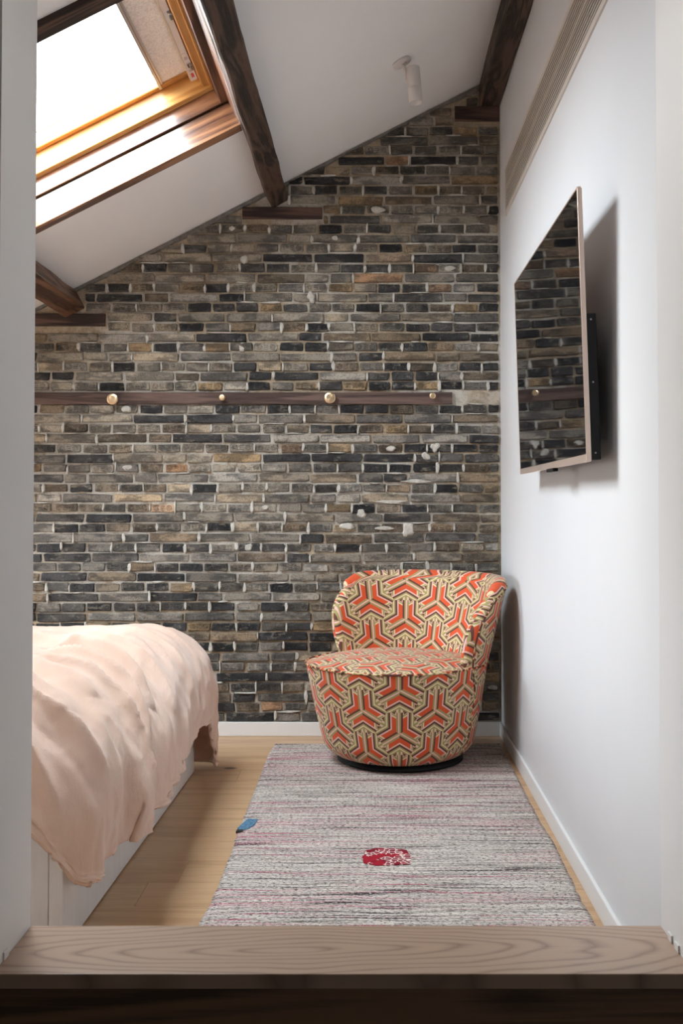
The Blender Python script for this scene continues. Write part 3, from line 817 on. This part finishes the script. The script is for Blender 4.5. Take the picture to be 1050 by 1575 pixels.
# ------------------------------------------------------------------ rug
m = Mat('rag_weave', 0.95, spec=0.15); oc = m.coord('Object')
x_, y_, z_ = m.sep(oc)
wob = m.noise(m.mapping(oc, (2.2, 2.2, 1)), 1.0, 2) * 0.05
def lines(scale_y, lx, seed, wobk=1.0):
    cb = m.nt.nodes.new('ShaderNodeCombineXYZ')
    m.nt.links.new((x_ * lx + seed).s, cb.inputs[0]); m.nt.links.new(((y_ + wob * wobk) * scale_y).s, cb.inputs[1])
    return cb.outputs[0]
nA = m.noise(lines(120, 3.0, 1.3), 1.0, 3, 0.6)     # long threads
nB = m.noise(lines(95, 1.6, 20.3), 1.0, 2, 0.5)
nC = m.noise(lines(70, 2.2, 40.7), 1.0, 2, 0.5)
nP = m.noise(lines(7, 0.9, 61.0), 1.0, 2, 0.5)
fl = m.noise(m.mapping(oc, (75, 170, 1)), 1.0, 3, 0.7)
fl2 = m.noise(m.mapping(oc, (85, 200, 1), (7, 3, 0)), 1.0, 3, 0.7)
c = m.mix(nA.ss(0.35, 0.62), (0.26, 0.225, 0.195), (0.70, 0.635, 0.575))
c = m.mix(nB.ss(0.575, 0.62) * nP.ss(0.41, 0.48), c, (0.38, 0.06, 0.11))
c = m.mix(nB.ss(0.49, 0.56) * nP.ss(0.50, 0.60) * 0.6, c, (0.60, 0.30, 0.33))
c = m.mix(nC.ss(0.60, 0.64), c, (0.05, 0.035, 0.035))
c = m.mix(nC.ss(0.36, 0.30) * 0.6, c, (0.68, 0.65, 0.62))
c = m.mix(fl.ss(0.535, 0.575) * 0.9, c, (0.07, 0.06, 0.06))
c = m.mix(fl2.ss(0.54, 0.60) * 0.7, c, (0.78, 0.74, 0.70))
nD = m.noise(lines(1.0, 0.5, 9.0, 0), 1.0, 1)
line1 = ((y_ + wob - 0.645 + m.noise(m.mapping(oc, (5, 0, 0)), 1.0, 2) * 0.02).abs()).lt(0.006) * m.noise(m.mapping(oc, (14, 60, 1)), 1.0, 2).ss(0.35, 0.5)
c = m.mix(line1 * 0.85, c, (0.07, 0.03, 0.04))
ed = (y_.gt(1.262)) * (m.noise(m.mapping(oc, (60, 40, 1)), 1.0, 2).ss(0.45, 0.55))
c = m.mix(ed, c, (0.05, 0.03, 0.035))
m.base(c)
m.bump(nA * 0.4 + fl * 0.6 + fl2 * 0.4, 0.9, 0.006); rug_mat = m.m
RX0, RX1, RY0, RY1 = -0.446, 0.583, 2.20, 4.957
RC = (0.07, 3.68, 0.0)
nx, ny = 60, 150
V, Fc = [], []
for lev in (0, 1):
    for j_ in range(ny + 1):
        yy = RY0 + (RY1 - RY0) * j_ / ny
        l = RX0 + 0.010 * float(fbm(yy * 2.6, 1.0, 3)) + 0.004 * float(fbm(yy * 22, 4.0, 2)); r = RX1 + 0.006 * float(fbm(yy * 2.6, 6.0, 3)) + 0.003 * float(fbm(yy * 22, 9.0, 2))
        for i in range(nx + 1):
            x = l + (r - l) * i / nx
            edge = min(i, nx - i, j_, ny - j_)
            top = 0.0065 + 0.0012 * float(vnoise(x * 9, yy * 14)) if edge > 0 else 0.003
            V.append((x, yy + 0.003 * float(vnoise(x * 6, 3.3)), 0.0006 if lev == 0 else top))
S = (nx + 1) * (ny + 1)
for j_ in range(ny):
    for i in range(nx):
        a = j_ * (nx + 1) + i
        Fc.append((a + S, a + 1 + S, a + nx + 2 + S, a + nx + 1 + S)); Fc.append((a, a + nx + 1, a + nx + 2, a + 1))
for i in range(nx):
    Fc.append((i, i + 1, i + 1 + S, i + S)); a = ny * (nx + 1) + i; Fc.append((a + 1, a, a + S, a + 1 + S))
for j_ in range(ny):
    a = j_ * (nx + 1); Fc.append((a + nx + 1, a, a + S, a + nx + 1 + S)); a += nx; Fc.append((a, a + nx + 1, a + nx + 1 + S, a + S))
rug = make('rag_rug', V, Fc, rug_mat, loc=RC, smooth=True)
tag(rug, 'flecked grey and pink rag rug on the oak floor', 'rug')
# red patch with white ring print
m = Mat('red_print_cloth', 0.9, spec=0.1); oc = m.coord('Object')
vr = m.voronoi(m.mapping(oc, (1, 1, 1)), 62, 'DISTANCE_TO_EDGE')
n = m.noise(oc, 16, 2)
c = m.mix(n.ss(0.45, 0.55), (0.33, 0.015, 0.03), (0.20, 0.012, 0.025))
rings = vr.lt(0.085) * m.noise(oc, 24, 1).ss(0.47, 0.5)
c = m.mix(rings, c, (0.75, 0.62, 0.58))
m.base(c); m.bump(m.noise(oc, 300, 2), 0.4, 0.002)
pp = [(-.068, -.06), (-.03, -.082), (.03, -.078), (.075, -.07), (.078, -.01), (.066, .06), (.03, .075), (-.03, .078), (-.066, .055), (-.074, -.01)]
zt_ = 0.0095
V = [(x, y, zt_) for x, y in pp] + [(x, y, 0.006) for x, y in pp]; n = len(pp)
o = make('red_patch', V, [tuple(range(n))] + [(i, (i + 1) % n, (i + 1) % n + n, i + n) for i in range(n)], m.m, rug)
o.location = (0.043 - RC[0], 3.37 - RC[1], 0); o['label'] = 'red patch with white ring print'
m = Mat('blue_rag', 0.95, spec=0.1); nn = m.noise(m.coord('Object'), 120, 2); m.base(m.ramp(nn, [(0.3, (0.05, 0.12, 0.20)), (0.7, (0.14, 0.27, 0.38))]))
pp = [(-.012, -.07), (.010, -.045), (.026, .0), (.03, .06), (-.004, .07), (-.016, .02), (-.028, -.04)]
V = [(x, y, 0.0095) for x, y in pp] + [(x, y, 0.001) for x, y in pp]; n = len(pp)
o = make('blue_patch', V, [tuple(range(n))] + [(i, (i + 1) % n, (i + 1) % n + n, i + n) for i in range(n)], m.m, rug)
o.location = (-0.425 - RC[0], 3.70 - RC[1], 0); o['label'] = 'blue rag patch'
o = make('dark_tuft', [(x - 0.438 - RC[0], y + 3.632 - RC[1], z) for x, y, z in box_geo(-.016, .008, -.01, .012, 0.001, 0.010)[0]], box_geo(0, 1, 0, 1, 0, 1)[1], darkm, rug, bevel=0.003)

# ------------------------------------------------------------------ bed
bed_w = Mat('bed_laminate', 0.42, color=(0.74, 0.735, 0.73)); bn = bed_w.noise(bed_w.mapping(bed_w.coord('Object'), (1, 1, 0.06)), 60, 3)
bed_w.base(bed_w.ramp(bn, [(0.3, (0.72, 0.71, 0.70)), (0.7, (0.77, 0.765, 0.76))])); bed_w = bed_w.m
BX, BY0, BY1 = -0.756, 2.676, 4.46
bed = tag(empty('bed_frame', (-1.78, 3.55, 0), math.radians(-0.9)), 'low white bed frame standing on the oak floor at the left', 'bed')
Rb = Matrix.Rotation(math.radians(-0.9), 4, 'Z')
def bbox(name, b, mat, bevel=0.002):
    bb = (b[0] + 1.78, b[1] + 1.78, b[2] - 3.55, b[3] - 3.55, b[4], b[5])
    v, f = box_geo(*bb); return make(name, v, f, mat, bed, bevel=bevel)
BXr = BX + 0.014
bbox('end_panel', (BXr - 0.034, BXr, BY0, BY1, 0.004, 0.325), bed_w)
bbox('side_panel', (-2.76, BXr - 0.035, BY0, BY0 + 0.03, 0.004, 0.325), bed_w)
bbox('side_panel', (-2.76, BXr - 0.035, BY1 - 0.03, BY1, 0.004, 0.325), bed_w)
bbox('headboard', (-2.79, -2.76, BY0, BY1, 0.004, 0.80), bed_w)
bbox('slat_base', (-2.76, BXr - 0.036, BY0 + 0.031, BY1 - 0.031, 0.20, 0.24), bed_w, 0)
mat_c = paint('mattress_cloth', (0.66, 0.64, 0.63), 0.9, 0.1)
mt = box('mattress', (-2.74, -0.86, BY0 + 0.05, BY1 - 0.05, 0.2405, 0.475), mat_c, bevel=0.04, segs=4, smooth=True)
tag(mt, 'pale mattress inside the white bed frame under the duvet', 'mattress')

# duvet: a sheet draped over a rounded rectangle, with folds
sN, tN = 330, 300
R = 0.285; TOP = 0.605
ix, iy0, iy1 = -0.915, 2.905, 4.265
s = np.linspace(iy0 - 0.62, iy1 + 0.68, sN); t = np.linspace(-2.5, ix + 0.60, tN)
Sg, Tg = np.meshgrid(s, t, indexing='ij')
Sg = Sg + 0.012 * fbm(Tg * 4, Sg * 0 + 3, 3); Tg = Tg + 0.018 * fbm(Sg * 3.4, Tg * 0 + 9, 3)
cs = np.clip(Sg, iy0, iy1); ct = np.minimum(Tg, ix)
dx, dy = Tg - ct, Sg - cs
d = np.sqrt(dx * dx + dy * dy); dd = np.where(d < 1e-6, 1, d)
ux, uy = dx / dd, dy / dd
corner = np.minimum(np.abs(ux), np.abs(uy)) * 1.414
near = (uy < 0)
# shorten the corners and the near overhang
phi = np.arctan2(np.abs(uy), np.maximum(ux, 1e-4)) / (math.pi / 2)
limn = np.interp(phi, [0, 0.35, 0.55, 0.75, 1.0], [0.545, 0.585, 0.575, 0.45, 0.33])
limf = np.interp(phi, [0, 0.3, 0.5, 1.0], [0.545, 0.66, 0.80, 0.62])
lim = np.where(near, limn, limf)
lim = lim + (0.022 * fbm(cs * 3.3, cs * 0 + 4.4, 2) + np.interp(cs, [iy0, 3.3, iy1], [0.02, -0.01, -0.05])) * np.clip(1 - phi * 5, 0, 1)
d2 = np.where(d > lim, lim + (d - lim) * 0.10, d)
q = R * math.pi / 2
ang = np.clip(d2 / R, 0, math.pi / 2)
out = R * np.sin(ang); drop = R * (1 - np.cos(ang)); ext = np.maximum(d2 - q, 0)
drop = drop + ext; out = out * (1 + np.where(near, 0.08, 0.30) * corner ** 2) - ext * np.where(near, 0.18, 0.05)
PX = ct + ux * out; PY = cs + uy * out; PZ = TOP - drop
# crown and billow
PZ = PZ + 0.014 * np.cos((PY - 3.5) * 1.5) - 0.0
# perimeter coordinate for hanging folds
per = cs * 1.0 + np.arctan2(uy, np.maximum(ux, 1e-3)) * 0.36
hang = np.clip((d2 - 0.10) / 0.42, 0, 1)
fold = 0.45 - np.abs(np.sin(per * 9.5 + 2.4 * fbm(per * 2.1, d2 * 1.5 + 3, 2))) ** 0.7 + 1.0 * fbm(per * 7.5, d2 * 2.4, 3)
nearw = np.clip((4.0 - cs) / 1.1, 0.25, 1)
amp = 0.040 * hang ** 1.2 * nearw * np.where(near, 1 - 0.75 * np.clip(phi * 2, 0, 1), 1)
# surface normals of the smooth drape
def normals(PX, PY, PZ):
    P = np.stack([PX, PY, PZ], -1)
    a = np.gradient(P, axis=0); b = np.gradient(P, axis=1)
    n = np.cross(b, a); n /= np.maximum(np.linalg.norm(n, axis=-1, keepdims=True), 1e-9)
    n[n[..., 2] < -0.6] *= -1
    return n
NN = normals(PX, PY, PZ)
disp = amp * fold
# long diagonal ridges running from the top down to the near corner
def ridge(x0, y0, x1, y1, width, h, asym=0.0):
    ax_, ay_ = x1 - x0, y1 - y0; L2 = ax_ * ax_ + ay_ * ay_
    k = np.clip(((Tg - x0) * ax_ + (Sg - y0) * ay_) / L2, 0, 1)
    wob_ = 0.03 * fbm(k * 4 + x0 * 9, k * 0 + y0, 2)
    cxp, cyp = x0 + k * ax_, y0 + k * ay_
    nx_, ny_ = -ay_ / math.sqrt(L2), ax_ / math.sqrt(L2)
    dist = (Tg - cxp) * nx_ + (Sg - cyp) * ny_ + wob_; al = np.sqrt((Tg - cxp) ** 2 + (Sg - cyp) ** 2)
    w_ = width * (0.55 + 0.6 * k)
    return h * np.exp(-np.abs(dist / w_) ** 1.35 - (np.maximum(al - np.abs(dist), 0) / width) ** 2) * np.sin(np.pi * np.clip(k * 0.9 + 0.1, 0, 1)) ** 0.5
RID = [(-1.35, 3.35, -0.75, 2.95, .035, .020), (-1.25, 3.15, -0.78, 2.78, .030, .022), (-1.45, 3.05, -0.95, 2.62, .035, .020), (-1.15, 3.55, -0.62, 3.25, .030, .018),
       (-1.1, 3.75, -0.55, 3.5, .028, .015), (-1.3, 3.0, -0.62, 2.70, .022, .024), (-1.2, 2.9, -0.70, 2.55, .022, .020), (-1.02, 3.35, -0.55, 3.10, .02, .018),
       (-1.0, 3.15, -0.5, 3.0, .018, .016), (-1.0, 4.0, -0.55, 3.85, .03, .010), (-1.6, 3.7, -1.0, 3.5, .05, .010), (-1.2, 3.3, -0.9, 3.45, .02, .010), (-1.5, 2.9, -1.2, 2.5, .03, .018)]
for r_ in RID: disp = disp + ridge(*r_) * 2.3
for r_ in RID[:8]: disp = disp - ridge(r_[0] + .03, r_[1] - .085, r_[2] + .03, r_[3] - .085, r_[4] * .8, r_[5] * .6)
# crumpled linen: sharp-crested ripple noise
rip = 1 - np.abs(fbm(Sg * 5.5 + Tg * 3.5, Tg * 3.2 - Sg * 1.5, 3)) * 2
rip2 = 1 - np.abs(fbm(Sg * 13 + 4, Tg * 10 + Sg * 5, 3)) * 2
diag = (Sg * 0.80 - Tg * 0.60); alng = (Sg * 0.60 + Tg * 0.80)
crest = (1 - np.abs(fbm(diag * 1.2 + 7, alng * 4.6, 3)) * 2.2)
disp = disp + 0.020 * crest * np.clip((4.6 - Sg) / 1.2, 0.35, 1) * np.clip((Tg + 1.55) / 0.6, 0.25, 1)
disp = disp + 0.0095 * rip + 0.0034 * rip2 + 0.018 * fbm(Sg * 2.1 + 3, Tg * 2.3, 2)
PX = PX + NN[..., 0] * disp; PY = PY + NN[..., 1] * disp; PZ = PZ + NN[..., 2] * disp
PZ = np.maximum(PZ, 0.03)
V = np.stack([PX, PY, PZ], -1).reshape(-1, 3)
idx = np.arange(sN * tN).reshape(sN, tN)
Fc = np.stack([idx[:-1, :-1], idx[:-1, 1:], idx[1:, 1:], idx[1:, :-1]], -1).reshape(-1, 4)
m = Mat('blush_linen', 0.85, spec=0.2); oc = m.coord('Object')
n = m.noise(oc, 4, 3); wv = m.noise(m.mapping(oc, (1, 1, 1)), 420, 2)
m.base(m.mix(n.ss(0.3, 0.7), (0.74, 0.525, 0.41), (0.77, 0.57, 0.465)))
m.b.inputs['Sheen Weight'].default_value = 0.3
m.bump(wv * 0.5 + m.noise(m.mapping(oc, (3, 1, 1), (0, 0, 0), (0, 0, 0.6)), 22, 4, 0.6) * 1.6, 0.35, 0.006)
du = make('duvet', V, Fc, m.m, smooth=True, loc=(-1.5, 3.55, 0.3))
sol = du.modifiers.new('thick', 'SOLIDIFY'); sol.thickness = 0.012; sol.offset = -1
tag(du, 'rumpled blush pink linen duvet draped over the bed', 'duvet')

# ------------------------------------------------------------------ armchair
m = Mat('geometric_upholstery', 0.7, spec=0.3)
ux_, uy_, _ = m.sep(m.uv('UVMap'))
P_ = 0.176
gx = ux_ / P_; gy = uy_ / P_
W3 = 1.7320508
def cell(ox, oy):
    return ((gx + ox).fmod(W3) - W3 / 2), ((gy + oy).fmod(1.0) - 0.5)
ax1, ay1 = cell(W3 / 2, 0.5); ax2, ay2 = cell(0.0, 0.0)
pickb = (ax2 * ax2 + ay2 * ay2).lt(ax1 * ax1 + ay1 * ay1)
qx = ax1 + (ax2 - ax1) * pickb; qy = ay1 + (ay2 - ay1) * pickb
d0 = -qy; d1 = qx * -0.8660254 + qy * 0.5; d2_ = qx * 0.8660254 + qy * 0.5
mm = d0.max(d1).max(d2_)
l0 = qx; l1 = qy * -0.8660254 - qx * 0.5; l2 = qy * 0.8660254 - qx * 0.5
s0 = mm.gt(d0 - 1e-5) * d0.gt(mm - 1e-5); s1_ = d1.gt(mm - 1e-5) * (1.0 - s0); s2_ = (1.0 - s0) * (1.0 - s1_)
ls = l0 * s0 + l1 * s1_ + l2 * s2_
al = ls.abs(); dd_ = mm * 0.8660254 - al * 0.5; pos_ = ls.gt(0.0)
khaki, cream, pink, brown, orange, choc = srgb(164, 150, 98), srgb(222, 203, 162), srgb(228, 186, 172), srgb(98, 58, 48), srgb(216, 86, 44), srgb(120, 96, 52)
c = m.mix(dd_.gt(0.036), m.mix(pos_, khaki, pink), m.mix(pos_, brown, khaki))
bandO = dd_.gt(0.078)
inner = m.mix(al.gt(0.27), orange, m.mix(al.gt(0.305), cream, m.mix(al.gt(0.335), khaki, m.mix(al.gt(0.37), pink, m.mix(al.gt(0.42), cream, brown)))))
c = m.mix(bandO, c, inner)
c = m.mix(dd_.gt(0.178), c, pink); c = m.mix(dd_.gt(0.212), c, brown); c = m.mix(dd_.gt(0.255), c, khaki); c = m.mix(dd_.gt(0.285), c, cream); c = m.mix(dd_.gt(0.318), c, khaki)
tip = m.mix(al.gt(0.025), khaki, m.mix(al.gt(0.05), cream, m.mix(al.gt(0.078), pink, m.mix(al.gt(0.16), choc, brown))))
c = m.mix(dd_.gt(0.345), c, tip)
# straight stripes where the outer boxes meet
outer = al.gt(0.345) * dd_.gt(0.10)
c = m.mix(outer * dd_.lt(0.16), c, brown)
m.base(c); m.b.inputs['Sheen Weight'].default_value = 0.15
m.bump(m.noise(m.coord('Object'), 500, 2), 0.15, 0.001)
fab = m.m

AZ = math.radians(-42)
CXc, CYc = 0.120, 4.668
ch = tag(empty('armchair', (CXc, CYc, 0.0085), AZ), 'swivel tub armchair in orange and beige geometric upholstery on the rug', 'armchair')
SEAT = 0.415
def rho_seat(th):
    """plan radius at seat height; th from the back (0) toward the right (+)"""
    c_, s_ = math.cos(th), math.sin(th)
    a = 0.372; b = 0.345 if c_ > 0 else 0.405
    n = 2.25
    return (abs(s_ / a) ** n + abs(c_ / b) ** n) ** (-1 / n)
def rho(th, z):
    rs = rho_seat(th)
    k = max(0.0, min(1.0, (z - 0.03) / (SEAT - 0.03)))
    base = 0.300 * (rs / 0.375) ** 0.5
    r = base + (rs - base) * k ** 0.8
    if z < 0.085:
        q_ = (0.085 - z) / 0.06; r -= 0.045 * q_ * q_
    if z > SEAT: r = rs + (z - SEAT) * 0.25
    return r
def uvmesh(name, V, Fc, UV, mat, parent, smooth=True):
    me = bpy.data.meshes.new(name); me.from_pydata(V, [], Fc); me.update()
    uvl = me.uv_layers.new(name='UVMap'); vi = np.zeros(len(me.loops), int); me.loops.foreach_get('vertex_index', vi)
    uvl.data.foreach_set('uv', np.array(UV, np.float32)[vi].ravel())
    for p_ in me.polygons: p_.use_smooth = smooth
    me.materials.append(mat); o = bpy.data.objects.new(name, me); o.parent = parent; COL.objects.link(o); return o
# body
V, Fc, UV = [], [], []
NT, NZ = 120, 26
for k in range(NZ + 1):
    z = 0.028 + (SEAT - 0.028) * k / NZ
    for i in range(NT + 1):
        th = -math.pi + 2 * math.pi * i / NT
        # start the seam at the back of the chair
        tb = th + math.pi
        r = rho(tb, z); V.append((r * math.sin(tb), r * math.cos(tb), z)); UV.append((tb * 0.375 , z))
for k in range(NZ):
    for i in range(NT):
        a = k * (NT + 1) + i; Fc.append((a, a + 1, a + NT + 2, a + NT + 1))
uvmesh('seat_base', V, Fc, UV, fab, ch)
# seat cushion top
V, Fc, UV = [], [], []
NR = 18
for k in range(NR + 1):
    q_ = k / NR
    for i in range(NT):
        tb = 2 * math.pi * i / NT; r = rho_seat(tb) * (q_ if k < NR else 1.0) * 0.999
        z = SEAT + 0.034 * (1 - q_ ** 3.2)
        V.append((r * math.sin(tb), r * math.cos(tb), z)); UV.append((r * math.sin(tb) + 0.04, r * math.cos(tb) * 1.0 + 0.02))
for k in range(NR):
    for i in range(NT):
        j_ = (i + 1) % NT; Fc.append((k * NT + i, k * NT + j_, (k + 1) * NT + j_, (k + 1) * NT + i))
uvmesh('seat', V, Fc, UV, fab, ch)
m = Mat('piping_cord', 0.7, spec=0.3); x_, y_, z_ = m.sep(m.coord('Object'))
pn_ = m.noise(m.coord('Object'), 34, 0)
m.base(m.ramp(pn_, [(0.0, brown), (0.42, orange), (0.48, cream), (0.56, khaki), (0.62, brown)], 'CONSTANT')); pip = m.m
tube('piping', [((rho_seat(2 * math.pi * i / 90) + 0.001) * math.sin(2 * math.pi * i / 90), (rho_seat(2 * math.pi * i / 90) + 0.001) * math.cos(2 * math.pi * i / 90), SEAT + 0.001) for i in range(90)], 0.0045, pip, ch, 8, True)
# back shell
WEND = 81
def th_end(zk):
    return math.radians(WEND - 2 + 10 * math.sin(math.pi * min(1, zk * 0.95)) - 6 * max(0, (zk - 0.7) / 0.3) ** 2)
def z_top(tj):
    a = abs(tj)
    return 0.785 - 0.012 * a * a - 0.030 * max(0, (a - 0.80) / 0.20) ** 2.6
NJ, NK, NC = 84, 22, 7
HT = 0.040
cols = [(j_ / NJ * 2 - 1, 0.0) for j_ in range(NJ + 1)]
cols = [(-1.0, p_) for p_ in np.linspace(math.pi / 2, 0.15, 6)] + cols + [(1.0, p_) for p_ in np.linspace(0.15, math.pi / 2, 6)]
V, Fc, UV = [], [], []
Z0s = 0.30
for (tj, ph) in cols:
    zt0 = z_top(tj); cph = max(0.04, math.cos(ph))
    ztop = zt0 - HT * (1 - cph)
    col = []
    def pt(zk, z, side, add=0.0):
        # side +1 outer .. -1 inner, about the mid surface
        the = tj * th_end(zk)
        mid = rho(the, max(z, 0.2)) - HT
        thick = HT - 0.012 * abs(tj) ** 3
        mid = mid + 0.012 * abs(tj) ** 3
        r = mid + thick * side * cph
        the2 = the + math.copysign(thick * math.sin(ph) / max(mid, .1), tj) if ph > 0 else the
        return (r * math.sin(the2), r * math.cos(the2), z), (the2 * 0.375, z)
    for k in range(NK + 1):
        zk = k / NK; z = Z0s + (ztop - HT * cph - Z0s) * zk
        col.append(pt(zk, z, 1.0))
    for c_ in range(1, NC):
        a = math.pi * c_ / NC
        p0, uv0 = pt(1.0, ztop - HT * cph + HT * cph * math.sin(a), math.cos(a)); col.append((p0, (uv0[0], uv0[1] + 0.02 * c_ / NC)))
    for k in range(NK, -1, -1):
        zk = k / NK; z = Z0s + (ztop - HT * cph - Z0s) * zk
        p0, uv0 = pt(zk, z, -1.0 ); 
        col.append((p0, (uv0[0] * 0.86 + 0.05, z + 0.06)))
    for p0, uv0 in col: V.append(p0); UV.append(uv0)
M = 2 * (NK + 1) + NC - 1
for a in range(len(cols) - 1):
    for b in range(M - 1):
        Fc.append((a * M + b, (a + 1) * M + b, (a + 1) * M + b + 1, a * M + b + 1))
Fc.append(tuple(range(M))); Fc.append(tuple((len(cols) - 1) * M + b for b in range(M))[::-1])
bk = uvmesh('backrest', V, Fc, UV, fab, ch)
# piping down the wing edges and round the outer top
for sgn in (-1, 1):
    pts = []
    for k in range(26):
        zk = k / 25; the = sgn * th_end(zk); z = Z0s + (z_top(1) - HT - Z0s) * zk
        r = rho(the, z) + 0.001; pts.append((r * math.sin(the), r * math.cos(the), z))
    for k in range(1, 12):
        tj = sgn * (1 - 0.09 * k); the = tj * th_end(1.0); z = z_top(tj) - HT * 0.9; r = rho(the, z) + 0.001
        if k < 3: z -= 0.004 * (3 - k)
        pts.append((r * math.sin(the), r * math.cos(the), z))
    tube('piping', pts, 0.0042, pip, ch, 8)
    pts = []
    for k in range(14):
        z = 0.05 + (Z0s + 0.01 - 0.05) * k / 13; the = sgn * th_end(0); r = rho(the, z) + 0.0005
        pts.append((r * math.sin(the), r * math.cos(the), z))
    tube('piping', pts, 0.0035, pip, ch, 8)
lathe('swivel_base', [(0.0, 0.0), (0.262, 0.0), (0.270, 0.004), (0.270, 0.014), (0.255, 0.018), (0.255, 0.030), (0.0, 0.030)], blackp, ch, 72)
